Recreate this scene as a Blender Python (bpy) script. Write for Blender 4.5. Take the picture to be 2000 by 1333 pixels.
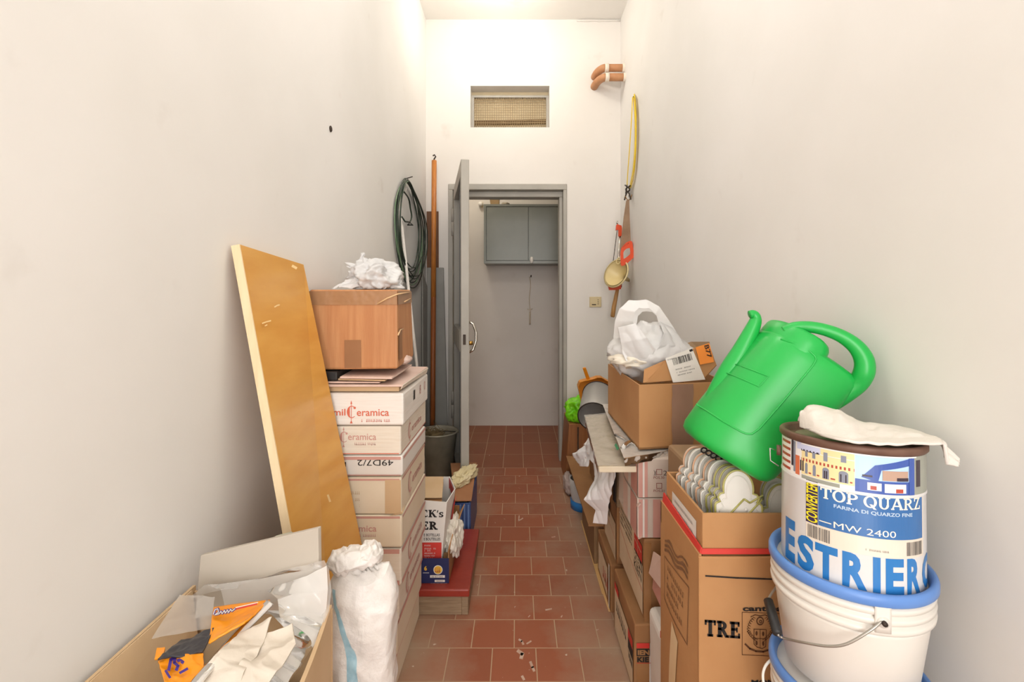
import bpy, bmesh, math, random
from math import sin, cos, pi, radians, sqrt, exp
from mathutils import Vector, Matrix, noise

for _o in list(bpy.data.objects):
    bpy.data.objects.remove(_o, do_unlink=True)
SC = bpy.context.scene
COL = SC.collection
V3 = Vector

# ------------------------------------------------------------------ camera
FPX, CX, CY, CAMH = 955.0, 1010.0, 580.0, 1.26
cam_d = bpy.data.cameras.new('camera')
cam = bpy.data.objects.new('camera', cam_d)
COL.objects.link(cam)
cam.location = (0, 0, CAMH)
cam.rotation_euler = (pi / 2, 0, 0)
cam_d.sensor_width = 36.0
cam_d.lens = FPX / 2000 * 36
cam_d.shift_x = -(CX - 1000) / 2000
cam_d.shift_y = (CY - 666.5) / 2000
cam_d.clip_start = 0.05
SC.camera = cam

# ------------------------------------------------------------------ world, exposure, lights
SC.view_settings.view_transform = 'Standard'
SC.view_settings.look = 'None'
SC.view_settings.exposure = 0.07
SC.view_settings.gamma = 1.0
SC.view_settings.use_curve_mapping = False
w = bpy.data.worlds.new('world')
SC.world = w
w.use_nodes = True
w.node_tree.nodes['Background'].inputs[0].default_value = (1.0, 0.99, 0.99, 1)
w.node_tree.nodes['Background'].inputs[1].default_value = 0.9

def point(name, loc, power, col, r):
    l = bpy.data.lights.new(name, 'POINT'); l.energy = power; l.color = col; l.shadow_soft_size = r
    o = bpy.data.objects.new(name, l); COL.objects.link(o); o.location = loc; return o
def area(name, loc, rot, sx, sy, power, col):
    l = bpy.data.lights.new(name, 'AREA'); l.shape = 'RECTANGLE'; l.size = sx; l.size_y = sy
    l.energy = power; l.color = col
    o = bpy.data.objects.new(name, l); COL.objects.link(o); o.location = loc; o.rotation_euler = rot; return o
LAMPS = [(-0.10, 3.12, 3.19), (-0.05, 1.3, 3.06), (-0.55, 4.25, 2.72)]
point('bulb_light', LAMPS[0], 10, (1.0, 0.94, 0.84), 0.06)
point('bulb_light', LAMPS[1], 18, (1.0, 0.97, 0.93), 0.12)
point('bulb_light', LAMPS[2], 10, (1.0, 0.93, 0.80), 0.05)
area('rear_fill', (0.05, -2.05, 1.5), (radians(90), 0, 0), 1.3, 2.6, 62, (1.0, 0.985, 0.97))  # added fill light behind the camera, not a real window

# ------------------------------------------------------------------ helpers
def P(px, py, d):
    return V3(((px - CX) / FPX * d, d, CAMH - (py - CY) / FPX * d))
def pX(px, d): return (px - CX) / FPX * d
def pZ(py, d): return CAMH - (py - CY) / FPX * d
def PX(px, py, X):                      # point on the plane x = X
    d = X * FPX / (px - CX)
    return V3((X, d, pZ(py, d)))
def PZ(px, py, Z):                      # point on the plane z = Z
    d = (CAMH - Z) * FPX / (py - CY)
    return V3((pX(px, d), d, Z))
def srgb(r, g, b):
    f = lambda c: (c / 255 / 12.92) if c / 255 <= 0.04045 else ((c / 255 + 0.055) / 1.055) ** 2.4
    return (f(r), f(g), f(b), 1.0)

MATS = {}
def mat(name, rgb, rgb2=None, rough=0.7, scale=8.0, bump=0.0, bscale=60.0, metal=0.0, stretch=(1, 1, 1), spec=0.5, trans=0.0, lo=0.35, hi=0.65):
    if name in MATS: return MATS[name]
    m = bpy.data.materials.new(name); m.use_nodes = True
    nt = m.node_tree; N = nt.nodes; L = nt.links
    b = N['Principled BSDF']
    b.inputs['Roughness'].default_value = rough
    b.inputs['Metallic'].default_value = metal
    b.inputs['Specular IOR Level'].default_value = spec
    tc = N.new('ShaderNodeTexCoord'); mp = N.new('ShaderNodeMapping'); mp.inputs['Scale'].default_value = stretch
    L.new(tc.outputs['Object'], mp.inputs[0])
    nz = N.new('ShaderNodeTexNoise'); nz.inputs['Scale'].default_value = scale; nz.inputs['Detail'].default_value = 5
    L.new(mp.outputs[0], nz.inputs['Vector'])
    cr = N.new('ShaderNodeValToRGB')
    cr.color_ramp.elements[0].position = lo; cr.color_ramp.elements[1].position = hi
    cr.color_ramp.elements[0].color = srgb(*rgb)
    cr.color_ramp.elements[1].color = srgb(*(rgb2 or tuple(min(255, c * 1.07) for c in rgb)))
    L.new(nz.outputs[0], cr.inputs[0]); L.new(cr.outputs[0], b.inputs['Base Color'])
    if bump:
        n2 = N.new('ShaderNodeTexNoise'); n2.inputs['Scale'].default_value = bscale; n2.inputs['Detail'].default_value = 4
        L.new(mp.outputs[0], n2.inputs['Vector'])
        bp = N.new('ShaderNodeBump'); bp.inputs['Strength'].default_value = bump; bp.inputs['Distance'].default_value = 0.004
        L.new(n2.outputs[0], bp.inputs['Height']); L.new(bp.outputs[0], b.inputs['Normal'])
    if trans:
        b.inputs['Transmission Weight'].default_value = trans
    MATS[name] = m
    return m
def thin_plastic(name, rgb, clear, rough=0.25, transl=0.5):
    m = bpy.data.materials.new(name); m.use_nodes = True
    nt = m.node_tree; N = nt.nodes; L = nt.links
    N.remove(N['Principled BSDF'])
    out = N['Material Output']
    df = N.new('ShaderNodeBsdfDiffuse'); df.inputs[0].default_value = srgb(*rgb)
    tl = N.new('ShaderNodeBsdfTranslucent'); tl.inputs[0].default_value = srgb(*rgb)
    tr = N.new('ShaderNodeBsdfTransparent'); gl = N.new('ShaderNodeBsdfGlossy'); gl.inputs['Roughness'].default_value = rough
    nz = N.new('ShaderNodeTexNoise'); nz.inputs['Scale'].default_value = 18; tc = N.new('ShaderNodeTexCoord')
    L.new(tc.outputs['Object'], nz.inputs['Vector'])
    bp = N.new('ShaderNodeBump'); bp.inputs['Strength'].default_value = 0.35; bp.inputs['Distance'].default_value = 0.01
    L.new(nz.outputs[0], bp.inputs['Height'])
    for s in (df, tl, gl): L.new(bp.outputs[0], s.inputs['Normal'])
    m1 = N.new('ShaderNodeMixShader'); m1.inputs[0].default_value = transl
    L.new(df.outputs[0], m1.inputs[1]); L.new(tl.outputs[0], m1.inputs[2])
    m2 = N.new('ShaderNodeMixShader'); m2.inputs[0].default_value = clear
    L.new(m1.outputs[0], m2.inputs[1]); L.new(tr.outputs[0], m2.inputs[2])
    fr = N.new('ShaderNodeFresnel'); fr.inputs[0].default_value = 1.45; L.new(bp.outputs[0], fr.inputs['Normal'])
    m3 = N.new('ShaderNodeMixShader')
    L.new(fr.outputs[0], m3.inputs[0]); L.new(m2.outputs[0], m3.inputs[1]); L.new(gl.outputs[0], m3.inputs[2])
    L.new(m3.outputs[0], out.inputs[0])
    MATS[name] = m
    return m

# --- text meshes (2D, baseline at y = 0, cap height 1)
_TC = {}
def text2d(s, bold=0.0, shear=0.0):
    k = (s, bold, shear)
    if k in _TC: return _TC[k]
    cu = bpy.data.curves.new('t', 'FONT'); cu.body = s; cu.size = 1.0; cu.offset = bold; cu.shear = shear
    cu.resolution_u = 3
    o = bpy.data.objects.new('t', cu); COL.objects.link(o)
    me = o.to_mesh()
    vs = [(v.co.x, v.co.y) for v in me.vertices]; fs = [tuple(p.vertices) for p in me.polygons]
    o.to_mesh_clear(); bpy.data.objects.remove(o); bpy.data.curves.remove(cu)
    _TC[k] = (vs, fs)
    return vs, fs
# --- a heavy slab-serif alphabet drawn from strokes
def _q(vs, fs, pts):
    i = len(vs); vs.extend(pts); fs.append(tuple(range(i, i + len(pts))))
def slab2d(s, gap=0.08, t=0.2, h=0.1):
    vs, fs = [], []; x = 0.0
    def R(a, b, c, d): _q(vs, fs, [(x + a, c), (x + b, c), (x + b, d), (x + a, d)])
    def S(cx, y, wd=0.17): R(cx - t / 2 - wd / 2, cx + t / 2 + wd / 2, y, y + h)
    def ring(cx, cy, rx, ry, tx, ty, a0, a1, n=20):
        for i in range(n):
            a = radians(a0 + (a1 - a0) * i / n); b = radians(a0 + (a1 - a0) * (i + 1) / n)
            _q(vs, fs, [(x + cx + rx * cos(a), cy + ry * sin(a)), (x + cx + rx * cos(b), cy + ry * sin(b)),
                        (x + cx + (rx - tx) * cos(b), cy + (ry - ty) * sin(b)), (x + cx + (rx - tx) * cos(a), cy + (ry - ty) * sin(a))])
    def D(x0, y0, x1, y1, wd): _q(vs, fs, [(x + x0 - wd / 2, y0), (x + x0 + wd / 2, y0), (x + x1 + wd / 2, y1), (x + x1 - wd / 2, y1)])
    for c in s:
        if c == ' ': x += 0.3; continue
        if c == 'T':
            wd = 0.86; R(.43 - t / 2, .43 + t / 2, 0, 1); R(0, wd, 1 - h, 1); R(0, h, .7, 1); R(wd - h, wd, .7, 1); S(.43, 0)
        elif c in 'OQ':
            wd = 0.92; ring(.46, .5, .46, .52, t, h, 0, 360, 30)
            if c == 'Q': D(.8, -.12, .5, .3, .2)
        elif c == 'P' or c == 'R' or c == 'B':
            wd = 0.8; R(.1, .1 + t, 0, 1); ring(.36, .72, .42, .28, t, h, -90, 90, 14); R(.1, .38, 1 - h, 1); R(.1, .38, .44, .44 + h); S(.1 + t / 2, 0); R(0, .2, 1 - h, 1)
            if c == 'R': wd = .95; D(.8, 0, .46, .48, t * 1.05); R(.72, .98, 0, h)
            if c == 'B': ring(.38, .26, .44, .26, t, h, -90, 90, 14); R(.1, .38, 0, h)
        elif c == 'U':
            wd = 0.92; R(.1, .1 + t, .35, 1); R(.66, .66 + t * .75, .35, 1); ring(.46, .36, .36, .38, t, h, 180, 360, 18); S(.1 + t / 2, 1 - h); S(.73, 1 - h)
        elif c == 'A':
            wd = 0.98; D(.1, 0, .46, 1, t * .7); D(.86, 0, .5, 1, t * 1.15); R(.25, .7, .27, .27 + h); R(0, .26, 0, h); R(.68, 1.0, 0, h)
        elif c == 'Z':
            wd = 0.8; R(.04, .76, 1 - h, 1); R(.02, .78, 0, h); D(.14, 0, .64, 1, t); R(.04, .04 + h, .7, 1); R(.78 - h, .78, 0, .3)
        elif c == 'E':
            wd = 0.82; R(.1, .1 + t, 0, 1); R(0, .76, 1 - h, 1); R(0, .8, 0, h); R(.1, .55, .46, .46 + h); R(.76 - h, .76, .72, 1); R(.8 - h, .8, 0, .3); R(.5, .5 + h * .8, .36, .66)
        elif c == 'C':
            wd = 0.88; ring(.46, .5, .46, .52, t, h, 48, 312, 26); R(.7, .8, .66, 1.0); R(.74, .82, .04, .28)
        elif c == 'K':
            wd = 0.98; R(.1, .1 + t, 0, 1); S(.1 + t / 2, 0); S(.1 + t / 2, 1 - h); D(.3, .42, .76, 1, t * .6); D(.84, 0, .46, .6, t * 1.1); R(.62, .94, 1 - h, 1); R(.68, 1.02, 0, h)
        elif c == 's':
            wd = .6; ring(.3, .5, .26, .2, t * .8, h, 40, 270, 14); ring(.3, .2, .27, .2, t * .8, h, -140, 90, 14); R(.44, .54, .46, .7); R(.04, .14, .0, .24)
        elif c == "'":
            wd = .18; D(.05, .62, .14, .95, .12)
        else:
            wd = .5
        x += wd + gap
    return vs, fs
def fit2d(vf, x0, y0, x1, y1):          # scale a 2D mesh into a box
    vs, fs = vf
    a = min(v[0] for v in vs); b = max(v[0] for v in vs); c = min(v[1] for v in vs); d = max(v[1] for v in vs)
    return [(x0 + (v[0] - a) / (b - a) * (x1 - x0), y0 + (v[1] - c) / (d - c) * (y1 - y0)) for v in vs], fs
def ticks2d(x0, y0, x1, y1, seed=0, pitch=None):   # print too small to read: a row of uneven strokes
    rnd = random.Random(seed); vs, fs = [], []; h = abs(y1 - y0); p = pitch or h * 0.55; s = 1 if x1 > x0 else -1
    n = max(2, int(abs(x1 - x0) / p)); step = (x1 - x0) / n
    for i in range(n):
        if rnd.random() < 0.13: continue
        a = x0 + i * step; b = a + step * 0.62
        k = rnd.random()
        if k < .5:
            _q(vs, fs, [(a, y0), (a + step * .25, y0), (a + step * .25, y1), (a, y1)])
            _q(vs, fs, [(a, y0 + (y1 - y0) * rnd.choice((.0, .45, .8))), (b, y0), (b, y0 + (y1 - y0) * .2), (a, y0 + (y1 - y0) * .65)])
        else:
            _q(vs, fs, [(a, y0), (b, y0), (b, y0 + (y1 - y0) * .25), (a, y0 + (y1 - y0) * .25)])
            _q(vs, fs, [(a + step * .2, y0), (a + step * .45, y0), (a + step * .45, y1), (a + step * .2, y1)])
    return vs, fs
def stroke2d(pts, wd):
    vs, fs = [], []
    for (a, b) in zip(pts[:-1], pts[1:]):
        dx, dy = b[0] - a[0], b[1] - a[1]; l = sqrt(dx * dx + dy * dy) or 1e-6
        nx, ny = -dy / l * wd / 2, dx / l * wd / 2; ex, ey = dx / l * wd * .3, dy / l * wd * .3
        _q(vs, fs, [(a[0] - nx - ex, a[1] - ny - ey), (b[0] - nx + ex, b[1] - ny + ey), (b[0] + nx + ex, b[1] + ny + ey), (a[0] + nx - ex, a[1] + ny - ey)])
    return vs, fs
def rect2d(x0, y0, x1, y1, nx=1, ny=1):
    vs, fs = [], []
    for j in range(ny + 1):
        for i in range(nx + 1): vs.append((x0 + (x1 - x0) * i / nx, y0 + (y1 - y0) * j / ny))
    for j in range(ny):
        for i in range(nx):
            a = j * (nx + 1) + i; fs.append((a, a + 1, a + nx + 2, a + nx + 1))
    return vs, fs
def disc2d(cx, cy, rx, ry, n=24, inner=0.0):
    vs, fs = [], []
    if inner <= 0:
        vs = [(cx + rx * cos(2 * pi * i / n), cy + ry * sin(2 * pi * i / n)) for i in range(n)]; return vs, [tuple(range(n))]
    for i in range(n):
        a = 2 * pi * i / n; vs += [(cx + rx * cos(a), cy + ry * sin(a)), (cx + rx * inner * cos(a), cy + ry * inner * sin(a))]
    for i in range(n):
        j = (i + 1) % n; fs.append((2 * i, 2 * j, 2 * j + 1, 2 * i + 1))
    return vs, fs

WL = {}
class MB:
    def __init__(s): s.v = []; s.f = []; s.mi = []; s.sm = []; s.M = []
    def mid(s, m):
        if m not in s.M: s.M.append(m)
        return s.M.index(m)
    def add(s, vs, fs, m, smooth=False):
        o = len(s.v); k = s.mid(m)
        s.v.extend(V3(v) for v in vs)
        for f in fs: s.f.append(tuple(i + o for i in f)); s.mi.append(k); s.sm.append(smooth)
        return s
    def addbm(s, bm, m, smooth=False, xf=None):
        bm.verts.index_update()
        s.add([(xf @ v.co if xf else v.co.copy()) for v in bm.verts], [tuple(v.index for v in f.verts) for f in bm.faces], m, smooth); bm.free(); return s
    def box(s, x0, x1, y0, y1, z0, z1, m, bevel=0.0, seg=2, xf=None, jit=0.0, seed=0):
        bm = bmesh.new(); bmesh.ops.create_cube(bm, size=1)
        rnd = random.Random(seed)
        for v in bm.verts:
            v.co = V3(((x0 + x1) / 2 + v.co.x * (x1 - x0), (y0 + y1) / 2 + v.co.y * (y1 - y0), (z0 + z1) / 2 + v.co.z * (z1 - z0)))
            if jit: v.co += V3([rnd.uniform(-jit, jit) for _ in range(3)])
        if bevel: bmesh.ops.bevel(bm, geom=bm.edges[:], offset=bevel, segments=seg, affect='EDGES', profile=.5)
        return s.addbm(bm, m, False, xf)
    def hexa(s, p, m, bevel=0.0):           # 8 points: bottom 4 then top 4 (same winding)
        bm = bmesh.new(); vs = [bm.verts.new(q) for q in p]
        for f in ((3, 2, 1, 0), (4, 5, 6, 7), (0, 1, 5, 4), (1, 2, 6, 5), (2, 3, 7, 6), (3, 0, 4, 7)): bm.faces.new([vs[i] for i in f])
        bmesh.ops.recalc_face_normals(bm, faces=bm.faces[:])
        if bevel: bmesh.ops.bevel(bm, geom=bm.edges[:], offset=bevel, segments=2, affect='EDGES', profile=.5)
        return s.addbm(bm, m)
    def slab(s, q, th, m, bevel=0.0):       # quad with thickness, grown along minus its normal
        q = [V3(a) for a in q]; n = (q[1] - q[0]).cross(q[3] - q[0]).normalized()
        return s.hexa([a - n * th for a in q] + q, m, bevel)
    def poly(s, pts, off, m, smooth=False): # prism of an outline along vector off
        n = len(pts); a = [V3(p) for p in pts]; b = [p + V3(off) for p in a]
        fs = [tuple(range(n - 1, -1, -1)), tuple(range(n, 2 * n))] + [(i, (i + 1) % n, n + (i + 1) % n, n + i) for i in range(n)]
        return s.add(a + b, fs, m, smooth)
    def tube(s, pts, r, m, n=8, closed=False, cap=True, flat=None):
        pts = [V3(p) for p in pts]; k = len(pts); rr = r if isinstance(r, (list, tuple)) else [r] * k
        vs, fs = [], []; up = None
        for i, p in enumerate(pts):
            if closed: t = pts[(i + 1) % k] - pts[i - 1]
            else: t = pts[min(i + 1, k - 1)] - pts[max(i - 1, 0)]
            t.normalize()
            if up is None:
                up = V3((0, 0, 1)) if abs(t.z) < .9 else V3((1, 0, 0))
            a = t.cross(up); a.normalize(); b = a.cross(t); up = b
            if flat: b2 = b * flat
            else: b2 = b
            for j in range(n):
                q = 2 * pi * j / n; vs.append(p + (a * cos(q) + b2 * sin(q)) * rr[i])
        lim = k if closed else k - 1
        for i in range(lim):
            i2 = (i + 1) % k
            for j in range(n):
                j2 = (j + 1) % n; fs.append((i * n + j, i * n + j2, i2 * n + j2, i2 * n + j))
        if cap and not closed: fs += [tuple(range(n - 1, -1, -1)), tuple(range((k - 1) * n, k * n))]
        return s.add(vs, fs, m, True)
    def lathe(s, prof, c, m, n=48, xf=None, close=True, smooth=True):
        vs, fs = [], []; c = V3(c)
        for (r, z) in prof:
            for j in range(n):
                a = 2 * pi * j / n; p = V3((r * cos(a), r * sin(a), z)); vs.append((xf @ p if xf else p) + c)
        for i in range(len(prof) - 1):
            for j in range(n):
                j2 = (j + 1) % n; fs.append((i * n + j, i * n + j2, (i + 1) * n + j2, (i + 1) * n + j))
        if close:
            fs += [tuple(range(n - 1, -1, -1)), tuple(range((len(prof) - 1) * n, len(prof) * n))]
        return s.add(vs, fs, m, smooth)
    def surf(s, fn, nu, nv, m, th=0.0, smooth=True, mfn=None):    # sheet; th gives it real thickness
        pts = [[V3(fn(i / nu, j / nv)) for i in range(nu + 1)] for j in range(nv + 1)]
        vs = [p for row in pts for p in row]; W = nu + 1; fs = []
        for j in range(nv):
            for i in range(nu): fs.append((j * W + i, j * W + i + 1, (j + 1) * W + i + 1, (j + 1) * W + i))
        if th:
            nrm = []
            for j in range(nv + 1):
                for i in range(nu + 1):
                    du = pts[j][min(i + 1, nu)] - pts[j][max(i - 1, 0)]; dv = pts[min(j + 1, nv)][i] - pts[max(j - 1, 0)][i]
                    c = du.cross(dv); nrm.append(c.normalized() if c.length > 1e-12 else V3((0, 0, 1)))
            o = len(vs); vs += [v - n * th for v, n in zip(list(vs), nrm)]
            fs += [tuple(o + k for k in reversed(f)) for f in list(fs)]
            E = [j * W for j in range(nv + 1)]; E2 = [j * W + nu for j in range(nv + 1)]
            B = list(range(W)); T = [nv * W + i for i in range(W)]
            for a, b in zip(E[:-1], E[1:]): fs.append((a, b, b + o, a + o))
            for a, b in zip(E2[:-1], E2[1:]): fs.append((b, a, a + o, b + o))
            for a, b in zip(B[:-1], B[1:]): fs.append((b, a, a + o, b + o))
            for a, b in zip(T[:-1], T[1:]): fs.append((a, b, b + o, a + o))
        s.add(vs, fs, m, smooth)
        if mfn:
            base = len(s.f) - len(fs)
            for j in range(nv):
                for i in range(nu):
                    mm = mfn((i + .5) / nu, (j + .5) / nv)
                    if mm: s.mi[base + j * nu + i] = s.mid(mm)
        return s
    def blob(s, c, rad, m, seed=0, amp=.2, freq=2.0, sub=4, xf=None, shape=None, smooth=True, zmin=None):
        bm = bmesh.new(); bmesh.ops.create_icosphere(bm, subdivisions=sub, radius=1)
        c = V3(c); off = V3((seed * 7.3, seed * 3.1, seed * 1.7))
        for v in bm.verts:
            n = v.co.normalized(); q = n * freq + off
            d = (1 - 2 * abs(noise.noise(q))) * .6 + (1 - 2 * abs(noise.noise(q * 2.3))) * .35 + noise.noise(q * 5) * .12
            p = V3((n.x * rad[0], n.y * rad[1], n.z * rad[2])) * (1 + amp * (d - .3))
            if shape: p = shape(n, p)
            if xf: p = xf @ p
            p = p + c
            if zmin is not None and p.z < zmin: p.z = zmin
            v.co = p
        return s.addbm(bm, m, smooth)
    def decal(s, vf, fn, m):                 # 2D mesh placed by fn(x, y)
        vs, fs = vf
        return s.add([fn(a, b) for a, b in vs], fs, m)
    def front(s, vf, d, m, off=.0012):       # 2D mesh in picture pixels put on the plane y = d
        return s.decal(vf, lambda a, b: P(a, b, d) - V3((0, off, 0)), m) if False else s.decal(vf, lambda a, b: V3((pX(a, d), d - off, pZ(b, d))), m)
    def wrap(s, vf, c, r, m, step=.006, off=.0006):   # 2D mesh (arc length, z) wrapped on an upright cylinder; x = 0 faces -y
        bm = bmesh.new(); vs, fs = vf
        bv = [bm.verts.new((a, b, 0)) for a, b in vs]
        for f in fs:
            try: bm.faces.new([bv[i] for i in f])
            except ValueError: pass
        x0 = min(v[0] for v in vs); x1 = max(v[0] for v in vs); x = x0 + step
        while x < x1:
            bmesh.ops.bisect_plane(bm, geom=bm.verts[:] + bm.edges[:] + bm.faces[:], plane_co=(x, 0, 0), plane_no=(1, 0, 0)); x += step
        R = r + off
        for v in bm.verts:
            a = v.co.x / r; z = v.co.y; v.co = V3((c[0] + R * sin(a), c[1] - R * cos(a), c[2] + z))
        return s.addbm(bm, m)
    def build(s, name, parent=None, label=None, cat=None, group=None, kind=None, fixn=False):
        me = bpy.data.meshes.new(name)
        lo = V3((min(v.x for v in s.v), min(v.y for v in s.v), min(v.z for v in s.v)))
        hi = V3((max(v.x for v in s.v), max(v.y for v in s.v), max(v.z for v in s.v)))
        org = V3(((lo.x + hi.x) / 2, (lo.y + hi.y) / 2, lo.z))
        me.from_pydata([v - org for v in s.v], [], s.f)
        for m in s.M: me.materials.append(m)
        me.polygons.foreach_set('material_index', s.mi); me.polygons.foreach_set('use_smooth', s.sm)
        if fixn:
            bm = bmesh.new(); bm.from_mesh(me); bmesh.ops.recalc_face_normals(bm, faces=bm.faces[:]); bm.to_mesh(me); bm.free()
        me.update()
        o = bpy.data.objects.new(name, me); COL.objects.link(o)
        WL[o] = org
        if parent is not None:
            o.parent = parent; o.location = org - WL[parent]
        else: o.location = org
        tag(o, label, cat, group, kind)
        return o
def tag(o, label=None, cat=None, group=None, kind=None):
    if label: o['label'] = label
    if cat: o['category'] = cat
    if group: o['group'] = group
    if kind: o['kind'] = kind
def thing(name, label, cat, loc, group=None, kind=None):
    o = bpy.data.objects.new(name, None); COL.objects.link(o); o.location = loc; o.empty_display_size = .05
    WL[o] = V3(loc); tag(o, label, cat, group, kind); return o
def bil(c, u, v):
    return (c[0] * (1 - u) + c[1] * u) * (1 - v) + (c[3] * (1 - u) + c[2] * u) * v
def rz(a, c=(0, 0, 0)):
    c = V3(c); return Matrix.Translation(c) @ Matrix.Rotation(a, 4, 'Z') @ Matrix.Translation(-c)
def nz(p, f=1.0, seed=0): return noise.noise(V3(p) * f + V3((seed * 5.1, seed * 2.7, seed * 9.2)))
def rdg(p, f=1.0, seed=0): return 1 - 2 * abs(nz(p, f, seed))
# ------------------------------------------------------------------ materials of the room
def wall_mat(name, c1, c2, seed=0):
    m = mat(name, c1, c2, rough=0.85, scale=1.6, bump=0.25, bscale=9.0, spec=.2)
    nt = m.node_tree; N = nt.nodes; L = nt.links; b = N['Principled BSDF']
    tc = [n for n in N if n.type == 'TEX_COORD'][0]; cr = [n for n in N if n.type == 'VALTORGB'][0]
    n3 = N.new('ShaderNodeTexNoise'); n3.inputs['Scale'].default_value = 5.5; n3.inputs['Detail'].default_value = 8
    mp = N.new('ShaderNodeMapping'); mp.inputs['Location'].default_value = (seed, seed * 2, 3); L.new(tc.outputs['Object'], mp.inputs[0]); L.new(mp.outputs[0], n3.inputs['Vector'])
    r3 = N.new('ShaderNodeValToRGB'); r3.color_ramp.elements[0].position = .66; r3.color_ramp.elements[1].position = .76
    r3.color_ramp.elements[0].color = (0, 0, 0, 1); r3.color_ramp.elements[1].color = (.14, .14, .14, 1)
    L.new(n3.outputs[0], r3.inputs[0])
    mx = N.new('ShaderNodeMixRGB'); mx.inputs[2].default_value = srgb(168, 150, 128)
    L.new(r3.outputs[0], mx.inputs[0]); L.new(cr.outputs[0], mx.inputs[1]); L.new(mx.outputs[0], b.inputs['Base Color'])
    return m
M_WALL = wall_mat('white_plaster', (230, 227, 222), (236, 233, 229), 1)
M_WALLB = wall_mat('white_plaster_back', (230, 225, 218), (236, 231, 225), 4)
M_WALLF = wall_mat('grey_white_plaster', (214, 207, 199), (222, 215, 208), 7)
M_CEIL = wall_mat('ceiling_paint', (240, 237, 231), (243, 240, 235), 9)
def tile_mat(name, off, bw, bh, shx, shy, c1, c2, dust):
    m = bpy.data.materials.new(name); m.use_nodes = True
    nt = m.node_tree; N = nt.nodes; L = nt.links; b = N['Principled BSDF']
    tc = N.new('ShaderNodeTexCoord'); geo = N.new('ShaderNodeNewGeometry')
    mp = N.new('ShaderNodeMapping'); mp.inputs['Location'].default_value = (shx, shy, 0); L.new(geo.outputs['Position'], mp.inputs[0])
    br = N.new('ShaderNodeTexBrick'); br.offset = off; br.inputs['Scale'].default_value = 1.0
    br.inputs['Brick Width'].default_value = bw; br.inputs['Row Height'].default_value = bh
    br.inputs['Mortar Size'].default_value = .0021; br.inputs['Mortar Smooth'].default_value = .3; br.inputs['Bias'].default_value = -.2
    br.inputs['Color1'].default_value = srgb(*c1); br.inputs['Color2'].default_value = srgb(*c2); br.inputs['Mortar'].default_value = srgb(188, 160, 128)
    L.new(mp.outputs[0], br.inputs['Vector'])
    n1 = N.new('ShaderNodeTexNoise'); n1.inputs['Scale'].default_value = 3.2; n1.inputs['Detail'].default_value = 9; n1.inputs['Roughness'].default_value = .65
    L.new(geo.outputs['Position'], n1.inputs['Vector'])
    # dust gathers along the piles: distance from the aisle's middle
    sx = N.new('ShaderNodeSeparateXYZ'); L.new(geo.outputs['Position'], sx.inputs[0])
    ab = N.new('ShaderNodeMath'); ab.operation = 'ABSOLUTE'; L.new(sx.outputs[0], ab.inputs[0])
    mr = N.new('ShaderNodeMapRange'); mr.inputs[1].default_value = .10; mr.inputs[2].default_value = .42; mr.inputs[3].default_value = 0; mr.inputs[4].default_value = .5 * dust
    L.new(ab.outputs[0], mr.inputs[0])
    ad = N.new('ShaderNodeMath'); ad.operation = 'MULTIPLY_ADD'; ad.inputs[1].default_value = 1.0; L.new(n1.outputs[0], ad.inputs[0]); L.new(mr.outputs[0], ad.inputs[2])
    r = N.new('ShaderNodeValToRGB'); r.color_ramp.elements[0].position = .5; r.color_ramp.elements[1].position = 1.0
    r.color_ramp.elements[0].color = (0, 0, 0, 1); r.color_ramp.elements[1].color = (dust, dust, dust, 1)
    L.new(ad.outputs[0], r.inputs[0])
    mx = N.new('ShaderNodeMixRGB'); mx.inputs[2].default_value = srgb(170, 148, 124); L.new(r.outputs[0], mx.inputs[0]); L.new(br.outputs[0], mx.inputs[1])
    # small white plaster spots
    n2 = N.new('ShaderNodeTexNoise'); n2.inputs['Scale'].default_value = 38; n2.inputs['Detail'].default_value = 2; L.new(geo.outputs['Position'], n2.inputs['Vector'])
    r2 = N.new('ShaderNodeValToRGB'); r2.color_ramp.elements[0].position = .735; r2.color_ramp.elements[1].position = .77; L.new(n2.outputs[0], r2.inputs[0])
    mx2 = N.new('ShaderNodeMixRGB'); mx2.inputs[2].default_value = srgb(205, 190, 172); L.new(r2.outputs[0], mx2.inputs[0]); L.new(mx.outputs[0], mx2.inputs[1])
    L.new(mx2.outputs[0], b.inputs['Base Color'])
    rr = N.new('ShaderNodeMapRange'); rr.inputs[3].default_value = .42; rr.inputs[4].default_value = .72; L.new(n1.outputs[0], rr.inputs[0]); L.new(rr.outputs[0], b.inputs['Roughness'])
    iv = N.new('ShaderNodeMath'); iv.operation = 'SUBTRACT'; iv.inputs[0].default_value = 1; L.new(br.outputs['Fac'], iv.inputs[1])
    bp = N.new('ShaderNodeBump'); bp.inputs['Strength'].default_value = .5; bp.inputs['Distance'].default_value = .002; L.new(iv.outputs[0], bp.inputs['Height']); L.new(bp.outputs[0], b.inputs['Normal'])
    MATS[name] = m
    return m
M_TILE = tile_mat('terracotta_tiles', .5, .1545, .1537, .0879, -1.7525, (156, 88, 58), (138, 74, 48), .85)
M_TILE2 = tile_mat('terracotta_tiles_dark', 0.0, .152, .307, .105, -3.600, (142, 82, 54), (130, 73, 47), .3)
M_GREY = mat('grey_door_paint', (166, 161, 151), (176, 171, 161), rough=.45, scale=5, bump=.1)
M_GREYD = mat('grey_door_sheet', (104, 107, 110), (114, 117, 119), rough=.45, scale=4)
M_CAB = mat('grey_cabinet_paint', (128, 131, 124), (136, 138, 131), rough=.35, scale=3)
M_CHROME = mat('chrome', (205, 200, 190), rough=.18, metal=1.0)
M_BRASS = mat('brass', (190, 150, 80), rough=.3, metal=1.0)
M_IRON = mat('dark_iron', (58, 50, 46), (78, 66, 56), rough=.6, metal=.6)
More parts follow.
